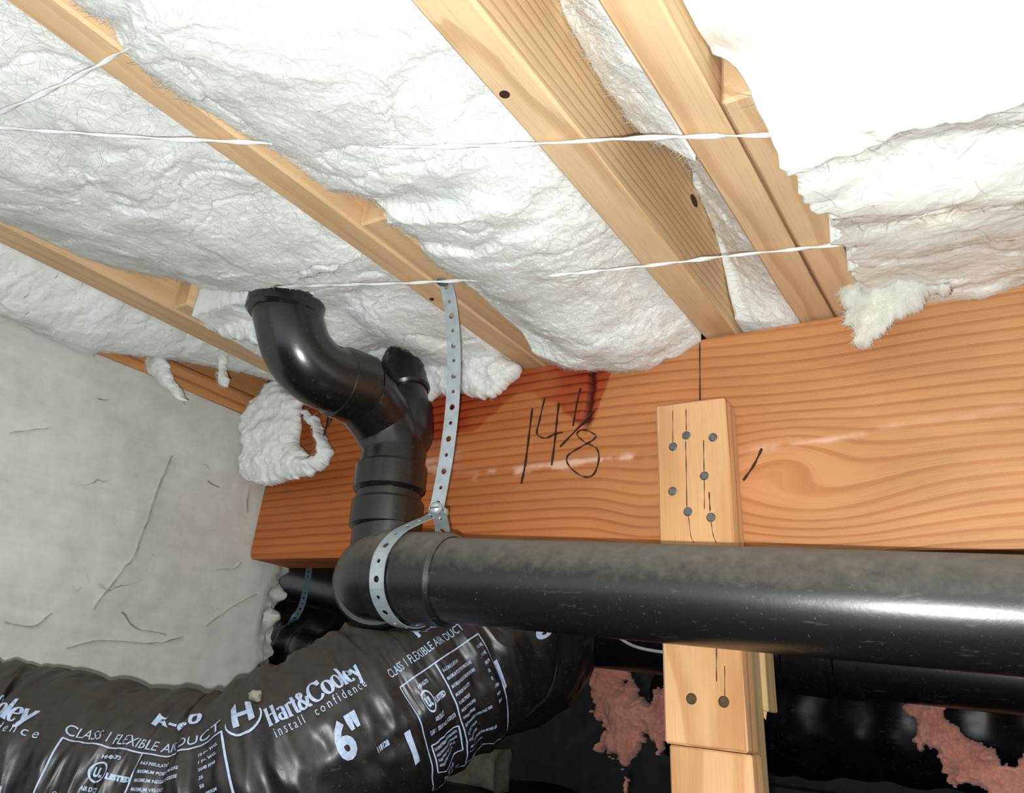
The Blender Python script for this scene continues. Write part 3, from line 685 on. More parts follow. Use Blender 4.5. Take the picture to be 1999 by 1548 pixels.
# quarter bend turning away behind
th = np.linspace(0, np.pi/2, 16); Rb = RUN0[0]-LEGX
arc = np.stack([RUN0[0]-Rb*np.sin(th), RUN0[1]+Rb*(1-np.cos(th)), np.full(16, RUN0[2])], 1)
arc_run = arc.copy()
part_tube('quarter_bend', np.vstack([RUN0+RD*.04, arc]), RP*1.045, M['absd'], 56)
hub('elbow_lip', arc[9]-(arc[10]-arc[9])*.2, arc[10]+(arc[11]-arc[10])*.6, RH*1.09, M['absd'], ch=.006)
hub('elbow_hub', arc[-1]+np.array([0, -.05, 0]), arc[-1]+np.array([0, .075, 0]), RH*1.10, M['absd'], ch=.012)
# bend up into the stack
S0 = np.array([-1.595, 1.668, .33]); S1 = np.array([-1.622, 1.668, .66])
th = np.linspace(0, np.pi/2, 12)
up = np.stack([np.interp(th, [0, np.pi/2], [LEGX, S0[0]]), S0[1]-.09*(1-np.sin(th)), RUN0[2]+.09*(1-np.cos(th))], 1)
part_tube('lower_bend', np.vstack([up, S0+np.array([0, 0, .12])]), RP*1.02, M['abs'])
sd_ = (S1-S0)/np.linalg.norm(S1-S0)
hub('coupling_hub', S0+sd_*.095, S0+sd_*.185, RH, M['abs'], ch=.010)
part_tube('stack_pipe', [S0+sd_*.05, S0+sd_*.15, S0+sd_*.30], RP, M['abs'])
hub('coupling_hub', S0+sd_*.205, S0+sd_*.30, RH*1.01, M['abs'], ch=.012)
# wye body: bends from stack to the branch
pxY = [((560, 545), 1.235), ((561, 590), 1.24), ((564, 625), 1.25), ((582, 685), 1.29), ((620, 728), 1.36), ((672, 750), 1.45)]
EL = np.array([atY(p, y) for p, y in pxY])
EL[0] = EL[1]+np.array([0, 0, .12])
wy = np.array([atY((640, 738), 1.40), atY((682, 754), 1.475), atY((718, 784), 1.55), atY((748, 826), 1.63), S0+sd_*.36, S0+sd_*.28])
part_tube('wye_body', catmull(wy, 10), RP*1.02, M['abs'], 48)
part_tube('upper_elbow', catmull(EL, 10), RP*1.0, M['abs'], 48)
d0 = wy[1]-wy[0]; d0 /= np.linalg.norm(d0)
hub('wye_hub', wy[0]+d0*.02, wy[0]+d0*.135, RH, M['abs'], ch=.014)
hub('elbow_hub', EL[1]-np.array([0, 0, .05]), EL[1]+np.array([0, 0, .2]), RH*1.02, M['abs'], ch=.01)
# riser behind
RS = np.array([atY((800, 850), 1.70), atY((800, 800), 1.715), atY((794, 762), 1.72), atY((786, 725), 1.725), atY((772, 672), 1.73), atY((758, 620), 1.73)])
part_tube('riser_pipe', catmull(RS, 6), .063, M['abs'], 32)
part_tube('riser_branch', catmull(np.array([S0+sd_*.30, (S0+sd_*.33+RS[0])/2, RS[0], RS[1]]), 6), .073, M['abs'], 32)
hub('riser_hub', RS[2]+(RS[2]-RS[3])*.2, RS[3]+(RS[3]-RS[2])*.12, .076, M['abs'])
for k, (a, b) in enumerate([((640, 800), (632, 850)), ((646, 812), (640, 832))]):
    pts = [atY(a, 1.60), (atY(a, 1.60)+atY(b, 1.6))/2+np.array([.006, 0, 0]), atY(b, 1.60)]
    part_tube('dangling_thread', catmull(np.array(pts), 6), .0028, M['wire'], 6)

# ================================================================== PERFORATED STRAP
def strap(name, ctrl, wdirs, label, mat, width=.040, pitch=.0415, th=.0022, hole=(.0078, .0050), group=None):
    C = catmull(np.array(ctrl, float), 20); Wd = catmull(np.array(wdirs, float), 20)
    L = np.linalg.norm(np.diff(C, axis=0), axis=1).sum(); n = int(round(L/pitch)); sub = 8
    A, t = resample(np.hstack([C, Wd]), n*sub+1); P, Wd = A[:, :3], A[:, 3:]
    T = np.gradient(P, axis=0); T /= np.linalg.norm(T, axis=1)[:, None]
    Wd = Wd-T*(Wd*T).sum(1)[:, None]; Wd /= np.linalg.norm(Wd, axis=1)[:, None]; Nn = np.cross(T, Wd)
    tt = np.arange(n*sub+1)
    def at(s, v, o):
        g = lambda A_: np.stack([np.interp(s, tt, A_[:, k]) for k in range(3)], -1)
        return g(P)+g(Wd)*v[:, None]+g(Nn)*o
    V = []; Fc = []; nb = 0; K = 16
    for c in range(n):
        s0 = c*sub; mid = s0+sub/2; r = hole[c % 2]
        ang = np.arange(K)/K*2*np.pi
        # outer rectangle points matching the angles
        ca, sa = np.cos(ang), np.sin(ang); hw, hl = width/2, sub/2
        ls = np.minimum(hl/np.maximum(np.abs(ca), 1e-6), 1e9); lv = hw/np.maximum(np.abs(sa), 1e-6)
        ratio = hl/(pitch/2)
        # work in a square param, then stretch
        sc = 1/np.maximum(np.abs(ca), np.abs(sa)); os_, ov = ca*sc*hl, sa*sc*hw
        hs, hv = ca*r*ratio, sa*r
        for o in (th/2, -th/2):
            V.append(at(mid+os_, ov, o)); V.append(at(mid+hs, hv, o))
        o0, h0, o1, h1 = nb, nb+K, nb+2*K, nb+3*K
        for i in range(K):
            j = (i+1) % K
            Fc += [[o0+i, o0+j, h0+j, h0+i], [o1+j, o1+i, h1+i, h1+j], [h0+i, h0+j, h1+j, h1+i], [o0+j, o0+i, o1+i, o1+j]]
        nb += 4*K
    o = new_mesh_obj(name, np.vstack(V), Fc, mat)
    return o
ctr = np.array([-1.262, 1.428, .249])     # axis point of the hub under the strap
def around(a, r, dx): return np.array([ctr[0]+dx, ctr[1]-r*math.cos(a), ctr[2]+r*math.sin(a)])   # a=0 faces the camera side, pi/2 top
rr = RH+.009
up_pts = [atZ((868, 545), .998), atZ((872, 560), .985), atY((880, 600), 1.36), atY((886, 680), 1.38), atY((884, 780), 1.40), atY((873, 880), 1.41), atY((862, 945), 1.415), atY((852, 995), 1.415)]
up_w = [(1, 0.1, 0)]*len(up_pts)
hang = empty('hanger_strap', (-1.27, 1.42, .13)); tag(hang, 'perforated galvanised metal strap hanging the pipe from the joist', 'strap')
pts = up_pts+[around(1.75, rr+.045, .02), around(1.30, rr+.008, .006), around(.8, rr, .0), around(.2, rr, -.004), around(-.5, rr, -.004), around(-1.2, rr, .0), around(-1.9, rr, .0), around(-2.6, rr, .0), around(-3.4, rr, .0), around(-4.0, rr+.008, .01), atY((864, 1035), 1.475), atY((857, 1000), 1.43)]
wds = up_w+[(1, .1, 0)]*12
st = strap('strap_band', pts, wds, '', M['galv'])
def reparent(o, p):
    o.parent = p; o.location = Vector(o['_o'])-Vector(p['_o'])
reparent(st, hang)
bc = atY((852, 993), 1.405); bd = np.array([.28, -.93, -.05]); bd /= np.linalg.norm(bd)
V, Fc = lathe_data(bc, bc+bd*.02, [(0, .0155), (.006, .0155), (.0125, .011), (.015, .004)], 20)
b_ = sharp_smooth(new_mesh_obj('bolt_head', V, Fc, M['galv'], hang), 30)
sl = MB(); a_ = bc+bd*.0135; e1 = np.cross(bd, (0, 0, 1)); e1 /= np.linalg.norm(e1); e2 = np.cross(bd, e1); e1r = e1*.98+e2*.1
q = [a_+e1r*s1*.011+e2*s2*.0016+bd*s3*.002 for s1 in (-1, 1) for s2 in (-1, 1) for s3 in (-1, 1)]
sl.add(q, [[0, 1, 3, 2], [4, 6, 7, 5], [0, 4, 5, 1], [2, 3, 7, 6], [0, 2, 6, 4], [1, 5, 7, 3]]); sl.build('bolt_slot', M['hole'], b_)
V, Fc = lathe_data(bc-bd*.055, bc, [(0, .0065), (.055, .0065)], 12); new_mesh_obj('bolt_shank', V, Fc, M['galv'], hang)
V, Fc = lathe_data(bc-bd*.050, bc-bd*.036, [(0, .013), (.014, .013)], 6); new_mesh_obj('nut', V, Fc, M['galv'], hang)
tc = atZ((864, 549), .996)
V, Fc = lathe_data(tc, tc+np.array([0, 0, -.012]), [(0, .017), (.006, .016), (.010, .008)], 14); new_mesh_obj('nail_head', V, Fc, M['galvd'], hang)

# second strap, behind the beam end
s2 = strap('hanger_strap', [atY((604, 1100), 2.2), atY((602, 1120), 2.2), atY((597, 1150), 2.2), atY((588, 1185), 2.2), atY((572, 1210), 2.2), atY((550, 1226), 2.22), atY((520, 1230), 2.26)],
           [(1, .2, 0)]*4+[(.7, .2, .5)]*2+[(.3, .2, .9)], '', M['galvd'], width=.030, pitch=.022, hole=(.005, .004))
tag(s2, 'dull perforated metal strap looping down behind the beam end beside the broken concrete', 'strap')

# ================================================================== POST AND GUSSETS
post = empty('support_post', (-.70, 1.97, ZF)); tag(post, 'wooden post with nailed boards tying it to the beam', 'post')
def lean(V): V = V.copy(); V[:, 0] += -(V[:, 2]-.4)*.064; return V
gy0, gy1 = YB-.083, YB-.003
gb = wood_box('gusset_board', (-.793, gy0, -.055), (-.603, gy1, .775), 2, M['board'], post, pith=(.02, -.35), n=(20, 1, 1), seed=2, tilt=lean, bev=.005)
lb = wood_box('lower_board', (-.783, gy0+.004, ZF), (-.596, gy1, -.0565), 2, M['board'], post, pith=(-.05, -.25), n=(14, 1, 1), seed=7, tilt=lean, bev=.004)
pb = wood_box('post_body', (-.780, YB, ZF), (-.613, YB+.085, .392), 2, M['post'], post, pith=(.4, .3), n=(20, 1, 1), seed=4, tilt=lean, bev=.004)
bb = wood_box('back_board', (-.79, YB+.087, .035), (-.601, YB+.165, .392), 2, M['post'], post, pith=(.3, .3), n=(20, 1, 1), seed=11, tilt=lean, bev=.003)
mb = MB()
for k in range(9):
    x = -.619+lean(np.array([[0, 0, .03]]))[0, 0]-.018*k; h = .012+.03*random.random(); y = YB+.10+.055*random.random()
    V = [(x-.011, y-.01, .042), (x+.011, y-.01, .042), (x, y+.015, .042), (x+.004, y, .036-h)]; mb.add(V, [[0, 2, 1], [0, 1, 3], [1, 2, 3], [2, 0, 3]])
mb.build('splintered_edge', M['board'], bb)
def nail(px, parent, mat, r=.0115, Y=gy0, asp=1):
    c = atY(px, Y); V, Fc = lathe_data(c+np.array([0, .004, 0]), c+np.array([0, -.004, 0]), [(0, r), (.0055, r), (.008, r*.75)], 16)
    new_mesh_obj('nail', V, Fc, mat, parent)
for p in [(1314, 872), (1340, 850), (1392, 854), (1375, 929), (1313, 959), (1343, 999), (1388, 1010)]: nail(p, gb, M['nail'])
for p in [(1350, 1364), (1413, 1370)]: nail(p, gb, M['hole'], .0125)
# drying cracks running through the nails
def crack_line(pts, parent, wd=.0022, Y=gy0):
    P = [(atY(p, Y)[0], atY(p, Y)[2]) for p in pts]; stroke('drying_crack', P, wd, parent, M['ink'], off=.0012, Y=Y)
zq = lambda L: [(1250+a*.2068, 760+b*.2068) for a, b in L]
crack_line(zq([(432, 190), (436, 390)]), gb); crack_line(zq([(428, 490), (434, 700), (440, 1110)]), gb)
crack_line(zq([(598, 480), (602, 770)]), gb); crack_line(zq([(605, 860), (606, 1130)]), gb, .0018); crack_line(zq([(650, 970), (660, 1150)]), gb, .003)
crack_line(zq([(305, 200), (308, 500)]), gb, .0015); crack_line(zq([(455, 1200), (480, 1390), (510, 1450)]), gb, .0015); crack_line(zq([(668, 1250), (690, 1380), (718, 1450)]), gb, .0018)
crack_line([(1399, 1262), (1399, 1330)], gb, .0022); crack_line([(1415, 1300), (1415, 1362)], gb, .0016)
# knots in the joists
disc_part('knot', atZ((985, 184), 1.0)+np.array([0, 0, .004]), (0, 0, -1), .013, M['ink'], bpy.data.objects['floor_joist.002'], h=.005)
kk = atX((1354, 392), XBJ[1]); V, Fc = lathe_data(kk-np.array([.004, 0, 0]), kk+np.array([.004, 0, 0]), [(0, 1.), (.0065, 1.), (.008, .7)], 14)
V = np.stack([V[:, 0], kk[1]+(V[:, 1]-kk[1])*.022, kk[2]+(V[:, 2]-kk[2])*.014], 1)
new_mesh_obj('knot', V, Fc, M['ink'], bpy.data.objects['floor_joist.002'])
disc_part('nail_hole', atZ((843, 584), 1.0), (0, 0, -1), .006, M['ink'], bpy.data.objects['floor_joist.001'], h=.003)

# ================================================================== FLEXIBLE DUCT
DC = np.array([atD(p, d) for p, d in [((-330, 1478), 1.65), ((-150, 1485), 1.72), ((0, 1502), 1.78), ((150, 1525), 1.78), ((280, 1552), 1.77), ((400, 1565), 1.75), ((510, 1530), 1.76), ((640, 1456), 1.82), ((750, 1380), 1.92), ((860, 1304), 2.03), ((960, 1238), 2.15)]]+[np.array([-1.31, 1.96, .158]), np.array([-1.48, 2.18, .14]), np.array([-1.72, 2.42, .10])])
DP, DS = resample(catmull(DC, 30), 620); DT, DN, DB = frames(DP)
RD0 = .230
def duct_rad(s, a):
    """s along axis, a angle; wrinkled jacket on a wire helix"""
    s = np.asarray(s, float); a = np.asarray(a, float)
    ca, sa = np.cos(a), np.sin(a)
    P = np.stack([s*7+0*a, ca*1.6+0*s, sa*1.6+0*s], -1); P2 = np.stack([s*22+1.5*sa, ca*1.4+0*s, sa*1.4+0*s], -1)
    r = 1+.018*np.sin(2*np.pi*s/.085+a)+.040*fbm(P, 3)
    fold = 1-np.abs(fbm(P2, 3)); r = r+.042*(fold-.75)
    for s0, wd, dp in NECKS: r = r-dp*np.exp(-((s-s0+.03*np.sin(a))/wd)**2)
    return RD0*r
NECKS = []
OBST = [(np.vstack([resample(np.array([RUN0, RUN0+RD*1.0]), 60)[0], resample(arc_run, 30)[0], resample(up, 20)[0]]), .128)]
def s_of(px):
    pr_ = (ROT.T @ DP.T).T; q = np.stack([CX+F*pr_[:, 0]/pr_[:, 2], CY+F*pr_[:, 1]/pr_[:, 2]], 1)
    return float(DS[np.argmin(np.hypot(q[:, 0]-px[0], q[:, 1]-px[1]))])
NECKS = [(s_of((412, 1562)), .045, .05), (s_of((330, 1555)), .22, .03), (s_of((465, 1495)), .022, .035), (s_of((135, 1510)), .03, .03)]
def duct_pt(s, a, off=0.0):
    s = np.asarray(s, float); a = np.asarray(a, float)
    g = lambda A_: np.stack([np.interp(s, DS, A_[:, k]) for k in range(3)], -1)
    r = duct_rad(s, a)
    dirv = np.cos(a)[..., None]*g(DN)+np.sin(a)[..., None]*g(DB)
    p = g(DP)+r[..., None]*dirv
    # the soft jacket is dented by the pipes and the beam it squeezes under
    for O, rad in OBST:
        q = p.reshape(-1, 3); near = np.nonzero(np.linalg.norm(q-O.mean(0), axis=1) < 1.6)[0]
        if len(near) == 0: continue
        qq = q[near]; best = np.full(len(qq), 9.); bi = np.zeros(len(qq), int)
        for k in range(len(O)):
            dd = np.linalg.norm(qq-O[k], axis=1); mk = dd < best; best[mk] = dd[mk]; bi[mk] = k
        hit = best < rad; v = qq-O[bi]; v[:, 2] = np.minimum(v[:, 2], -.02); v /= np.linalg.norm(v, axis=1)[:, None]
        qq = np.where(hit[:, None], O[bi]+v*rad, qq); q[near] = qq; p = q.reshape(p.shape)
    und = (p[..., 1] > YB-.03) & (p[..., 1] < YB+BT+.03)
    p[..., 2] = np.where(und, np.minimum(p[..., 2], BZ0-.012), p[..., 2])
    return p+off*dirv
ns, na = 620, 160
Sg, Ag = np.meshgrid(DS, np.linspace(0, 2*np.pi, na, endpoint=False), indexing='ij')
duct = empty('flexible_duct', (DP[:, 0].mean(), DP[:, 1].mean(), DP[:, 2].min()-RD0)); tag(duct, 'fat black flexible air duct with pale printed lettering', 'duct')
Vd = duct_pt(Sg, Ag).reshape(-1, 3)
new_mesh_obj('duct_jacket', Vd, grid_faces(ns, na, True)[:, ::-1].tolist()+[list(range(na)), list(range(len(Vd)-1, len(Vd)-1-na, -1))], M['duct'], duct, smooth=True)
# find (s,a) on the jacket for a point of the photograph
_pr = (ROT.T @ Vd.T).T; _px = np.stack([CX+F*_pr[:, 0]/_pr[:, 2], CY+F*_pr[:, 1]/_pr[:, 2]], 1)
def sa_of(p):
    d = np.hypot(_px[:, 0]-p[0], _px[:, 1]-p[1]); near = np.nonzero(d < d.min()+6)[0]
    k = near[np.argmin(_pr[near, 2])]; return float(DS[k//na]), float(2*np.pi*(k % na)/na)
_c0, _c1 = duct_pt(np.array([2.0]), np.array([0.0])), None
def print_mesh(name, V2, Fc, s0, a0, sgn):
    """flat lettering (x along the duct, y up round it) wrapped on the jacket"""
    bm = bmesh.new(); vs = [bm.verts.new((x, y, 0)) for x, y in V2]
    for f in Fc:
        try: bm.faces.new([vs[i] for i in f])
        except ValueError: pass
    bmesh.ops.triangulate(bm, faces=bm.faces[:])
    for _ in range(5):
        es = [e for e in bm.edges if e.calc_length() > .014]
        if not es: break
        bmesh.ops.subdivide_edges(bm, edges=es, cuts=1); bmesh.ops.triangulate(bm, faces=[f for f in bm.faces if len(f.verts) > 3])
    bm.verts.index_update()
    Q = np.array([v.co[:2] for v in bm.verts]); T_ = [[v.index for v in f.verts] for f in bm.faces]; bm.free()
    s = s0+Q[:, 0]; a = a0+sgn*Q[:, 1]/RD0
    return new_mesh_obj(name, duct_pt(s, a, .0028), T_, M['print'], duct)
def font_geo(txt, size, width=None, bold=0.0, space=1.0):
    cu = bpy.data.curves.new('t', 'FONT'); cu.body = txt; cu.size = size; cu.offset = bold; cu.space_character = space; cu.resolution_u = 3
    ob = bpy.data.objects.new('t', cu); COL.objects.link(ob); bpy.context.view_layer.update()
    me = bpy.data.meshes.new_from_object(ob.evaluated_get(bpy.context.evaluated_depsgraph_get()))
    V = np.array([v.co[:2] for v in me.vertices]); Fc = [list(p.vertices) for p in me.polygons]
    bpy.data.objects.remove(ob); bpy.data.curves.remove(cu); bpy.data.meshes.remove(me)
    V[:, 0] -= V[:, 0].min()
    if width: V[:, 0] *= width/V[:, 0].max()
    return V, Fc
# direction: which sign of a goes up on the visible side
_s, _a = sa_of((640, 1420)); _p0 = duct_pt(np.array([_s]), np.array([_a]))[0]; _p1 = duct_pt(np.array([_s]), np.array([_a+.2]))[0]
SG = 1 if _p1[2] > _p0[2] else -1
def place(name, V, Fc, px):  # px: where the lower-left corner of the print sits
    s, a = sa_of(px); return print_mesh(name, V, Fc, s, a, SG)
def text(name, txt, px, px_end, size, bold=0.0, space=1.0):
    s, a = sa_of(px); s2_, _ = sa_of(px_end); V, Fc = font_geo(txt, size, max(.02, s2_-s), bold, space); return print_mesh(name, V, Fc, s, a, SG)

# serif wordmark: broad-nib strokes with bracket bars
def pen(paths, thin=.10, thick=.30):
    V = []; Fc = []; n = 0
    for P, closed in paths:
        P = np.array(P, float); P = catmull(P, 6) if len(P) > 2 else resample(P, 6)[0]
        T = np.gradient(P, axis=0); T /= np.linalg.norm(T, axis=1)[:, None]+1e-9; N = np.stack([-T[:, 1], T[:, 0]], 1)
        wv = (thin+(thick-thin)*np.abs(T[:, 1])**1.5)/2
        V += (P+N*wv[:, None]).tolist()+(P-N*wv[:, None]).tolist(); k = len(P)
        for i in range(k-1): Fc.append([n+i, n+k+i, n+k+i+1, n+i+1])
        n += 2*k
    return np.array(V), Fc
def arc(cx, cy, rx, ry, a0, a1, n=9): t = np.radians(np.linspace(a0, a1, n)); return np.stack([cx+rx*np.cos(t), cy+ry*np.sin(t)], 1).tolist()
def bar(x0, x1, y): return ([(x0, y), (x1, y)], 0)
GL = {'H': ([([(.18, 0), (.18, 1.4)], 0), ([(.82, 0), (.82, 1.4)], 0), bar(.18, .82, .72), bar(0, .38, .04), bar(.62, 1, .04), bar(0, .38, 1.36), bar(.62, 1, 1.36)], 1.1),
      'a': ([(arc(.32, .24, .24, .22, 60, 400), 0), ([(.58, .72), (.58, .06), (.72, .04)], 0), (arc(.34, .72, .24, .22, 160, 0), 0)], .78),
      'r': ([([(.2, 0), (.2, .92)], 0), (arc(.44, .6, .24, .32, 170, 40), 0), bar(.02, .4, .04), bar(.02, .2, .9)], .62),
      't': ([([(.22, 1.25), (.22, .2), (.34, .04), (.5, .1)], 0), bar(.02, .46, .92)], .5),
      '&': ([([(1.0, .1), (.8, .05), (.28, .95), (.35, 1.3), (.55, 1.3), (.58, 1.05), (.15, .55), (.12, .2), (.4, 0), (.75, .25), (.95, .75)], 0), bar(.8, 1.08, .77)], 1.12),
      'C': ([(arc(.62, .7, .54, .70, 40, 320, 14), 0), ([(1.06, 1.4), (1.06, 1.0)], 0)], 1.16),
      'o': ([(arc(.42, .47, .34, .47, 0, 360, 14), 0)], .86),
      'l': ([([(.2, 0), (.2, 1.45)], 0), bar(0, .4, .04), bar(.02, .2, 1.42)], .42),
      'e': ([(arc(.40, .47, .33, .47, 5, 320, 13), 0), bar(.1, .72, .52)], .80),
      'y': ([([(.12, .92), (.44, .1)], 0), ([(.78, .92), (.42, 0), (.28, -.36), (.1, -.34)], 0), bar(0, .3, .92), bar(.62, .92, .92)], .9)}
def word(txt, h, width=None):
    V = []; Fc = []; x = 0; n = 0
    for ch in txt:
        g, adv = GL[ch]; v, f = pen(g); v = v+np.array([x, 0]); V.append(v); Fc += [[i+n for i in q] for q in f]; n += len(v); x += adv
    V = np.vstack(V)*h; x *= h
    if width: V[:, 0] *= width/x
    return V, Fc
def wordmark(name, txt, px, px_end, h):
    s, a = sa_of(px); s2_, _ = sa_of(px_end); V, Fc = word(txt, h, s2_-s); return print_mesh(name, V, Fc, s, a, SG)
def lines(name, segs, px, wd=.0032):
    s, a = sa_of(px); V = []; Fc = []; n = 0
    for (xa, ya), (xb, yb) in segs:
        P = resample(np.array([(xa, ya), (xb, yb)], float), max(2, int(math.hypot(xb-xa, yb-ya)/.012)+2))[0]
        T = P[-1]-P[0]; T /= np.linalg.norm(T); N = np.array([-T[1], T[0]])*wd/2; k = len(P)
        V += (P+N).tolist()+(P-N).tolist()
        for i in range(k-1): Fc.append([n+i, n+k+i, n+k+i+1, n+i+1])
        n += 2*k
    return print_mesh(name, np.array(V), Fc, s, a, SG)
def emblem(px, h):
    s, a = sa_of(px); V = []; Fc = []
    def poly(P):
        n = len(V); V.extend(P); Fc.append(list(range(n, n+len(P))))
    poly([(.10, .36), (.30, .36), (.30, 1.5), (.10, 1.3)]); poly([(.62, .40), (.82, .40), (.82, 1.3), (.62, 1.5)]); poly([(.30, .74), (.62, .78), (.62, .98), (.30, .94)])
    t = np.radians(np.linspace(165, 375, 16))
    for i in range(15):
        def q(tt, r): return (.46+.62*r*math.cos(tt), .52+.55*r*math.sin(tt))
        k0 = .80+.04*abs(i-7.5)/2; poly([q(t[i], 1), q(t[i+1], 1), q(t[i+1], k0), q(t[i], k0)])
    return print_mesh('printed_emblem', np.array(V)*h, Fc, s, a, SG)

# ---- right-hand stretch of print
wordmark('printed_wordmark', 'Hart&Cooley', (525, 1415), (722, 1322), .034)
text('printed_text', 'install  confidence', (545, 1440), (735, 1352), .030, space=1.5)
emblem((458, 1440), .058)
text('printed_text', '6"', (672, 1490), (722, 1440), .105, bold=.004)
text('printed_text', '118128', (742, 1470), (764, 1452), .018, bold=.0008)
text('printed_text', 'CLASS 1 FLEXIBLE AIR DUCT', (770, 1322), (918, 1238), .030)
text('printed_text', 'R-6.0', (818, 1240), (890, 1205), .046, bold=.0012)
def panel(px, w_, h_, split, inner):
    segs = [((0, 0), (w_, 0)), ((0, -h_), (w_, -h_)), ((0, 0), (0, -h_)), ((w_, 0), (w_, -h_)), ((split, 0), (split, -h_))]
    ix0, ix1, iy0, iy1 = inner; segs += [((ix0, iy0), (ix1, iy0)), ((ix0, iy1), (ix1, iy1)), ((ix0, iy0), (ix0, iy1)), ((ix1, iy0), (ix1, iy1))]
    lines('printed_frame', segs, px)
def label_block(px, px_end, frac, hs, xo):
    """the printed data panel, its top-left corner at px"""
    s, a = sa_of(px); s2_, _ = sa_of(px_end); w_ = s2_-s; sp_ = frac*w_; k = sp_/.17; h_ = .31*hs
    panel(px, w_, h_, sp_, (.02*k, .155*k, -.165*hs, -.245*hs))
    def put(nm, txt, x, y, size, width=None, bold=.0004):
        V, Fc = font_geo(txt, size*hs, width, bold); V = V+np.array([x, y*hs]); print_mesh(nm, V, Fc, s, a, SG)
    put('printed_text', 'HH8673', (.065+xo)*k, -.028, .013, .05*k)
    put('printed_text', 'UL', (.062+xo)*k, -.074, .030, .024*k, .0014); put('printed_text', 'LISTED', (.10+xo)*k, -.076, .018, .05*k, .0010)
    t = np.linspace(0, 2*np.pi, 25); V = []; Fc = []; rx = .023*k; ry = .027*hs
    for i in range(25): V += [((.074+xo)*k+rx*math.cos(t[i]), -.063*hs+ry*math.sin(t[i])), ((.074+xo)*k+rx*.82*math.cos(t[i]), -.063*hs+ry*.82*math.sin(t[i]))]
    for i in range(24): Fc.append([2*i, 2*i+2, 2*i+3, 2*i+1])
    print_mesh('printed_ring', np.array(V), Fc, s, a, SG)
    put('printed_text', 'AIR DUCT', .068*k, -.112, .015, .045*k); put('printed_text', 'CLASS 1   ISSUE NO. F-509,570', .026*k, -.138, .016, .130*k)
    put('printed_text', 'ALSO CLASSIFIED BY UNDERWRITERS LABORATORIES INC.', .026*k, -.182, .011, .122*k, .0002)
    for j, tx in enumerate(['IN ACCORDANCE WITH STANDARD', 'FLAME SPREAD NOT OVER 25', 'SMOKE DEVELOPED NOT OVER 50']): put('printed_text', tx, .028*k, -.197-.014*j, .010, (.115-.012*j)*k, .0002)
    put('printed_text', 'R-6.0', .07*k, -.268, .018, .035*k)
    V, Fc = word('Hart&Cooley', .011*hs, .075*k); V = V+np.array([.06*k, -.295*hs]); print_mesh('printed_wordmark', V, Fc, s, a, SG)
    rows = ['R-6.0 INSULATION', 'MAXIMUM POSITIVE PRESSURE', 'MAXIMUM NEGATIVE PRESSURE', 'MAXIMUM VELOCITY', 'FLAME SPREAD', 'SMOKE DEVELOPED', 'VAPOR BARRIER', 'RECOMMENDED OPERATING TEMP.', '12" AND UNDER', '14" AND OVER', 'SEE INSTRUCTIONS FOR PROPER USE', 'AND INSTALLATION']
    r_w = w_-sp_
    for j, tx in enumerate(rows): put('printed_text', tx, sp_+.05*r_w, -.030-.0215*j, .0120, min(.62, .022*len(tx))*r_w, .0002)
    for j, tx in enumerate(['10 IN. WG.', '1 IN. WG.', '5000 FPM', '25', '50', '.1 PERM', '140 F', '200 F']): put('printed_text', tx, sp_+.78*r_w, -.030-.0215*j, .0120, .018*len(tx)*r_w, .0002)
label_block((783, 1336), (940, 1236), .45, .95, 0)
V, Fc = np.array([(0, 0), (.013, 0), (.016, .075), (.003, .075)]), [[0, 1, 2, 3]]
place('printed_bar', V, Fc, (813, 1490)); place('printed_bar', V, Fc, (990, 1342))
text('printed_text', '6', (1052, 1246), (1080, 1228), .05, bold=.002)
# ---- left-hand stretch of print
wordmark('printed_wordmark', 'Hart&Cooley', (-190, 1370), (74, 1385), .036)
text('printed_text', 'install  confidence', (-180, 1403), (86, 1412), .030, space=1.5)
text('printed_text', 'CLASS 1 FLEXIBLE AIR DUCT', (130, 1428), (440, 1462), .032)
text('printed_text', 'R-6.0', (300, 1412), (392, 1428), .044, bold=.0012)
label_block((128, 1440), (440, 1480), .54, .80, .02)
text('printed_text', '118128', (-28, 1542), (12, 1542), .022, bold=.0008)
# lint lying on the jacket
for p in [(497, 1358)]:
    s, a = sa_of(p); c = duct_pt(np.array([s]), np.array([a]), .006)[0]
    bm = bmesh.new(); bmesh.ops.create_icosphere(bm, subdivisions=3, radius=.016); V = np.array([v.co[:] for v in bm.verts]); Fc = [[v.index for v in f.verts] for f in bm.faces]; bm.free()
    V = V*(1+.35*fbm(V*90, 3))[:, None]*np.array([1, 1, .7])+c
    o = new_mesh_obj('lint_ball', V, Fc, M['stone'], smooth=True); tag(o, 'small grey lint ball lying on the flexible duct', 'lint')

# ================================================================== BACKGROUND BELOW THE BEAM
bp_ = empty('waste_pipe', (-.6, 2.5, .1)); tag(bp_, 'black waste pipe running behind the post, below the main drain run', 'pipe')
B0, B1 = atY((1165, 1245), 2.45), atY((2150, 1330), 2.35); bd_ = (B1-B0)/np.linalg.norm(B1-B0)
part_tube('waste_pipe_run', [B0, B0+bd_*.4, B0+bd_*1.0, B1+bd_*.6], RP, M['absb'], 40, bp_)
c_ = atY((1560, 1283), 2.41); c_ = B0+bd_*((c_-B0)@bd_); hub('pipe_coupling', c_-bd_*.02, c_+bd_*.10, RH, M['absb'], bp_); hub('pipe_coupling', c_+bd_*.12, c_+bd_*.19, RH*.98, M['absb'], bp_)
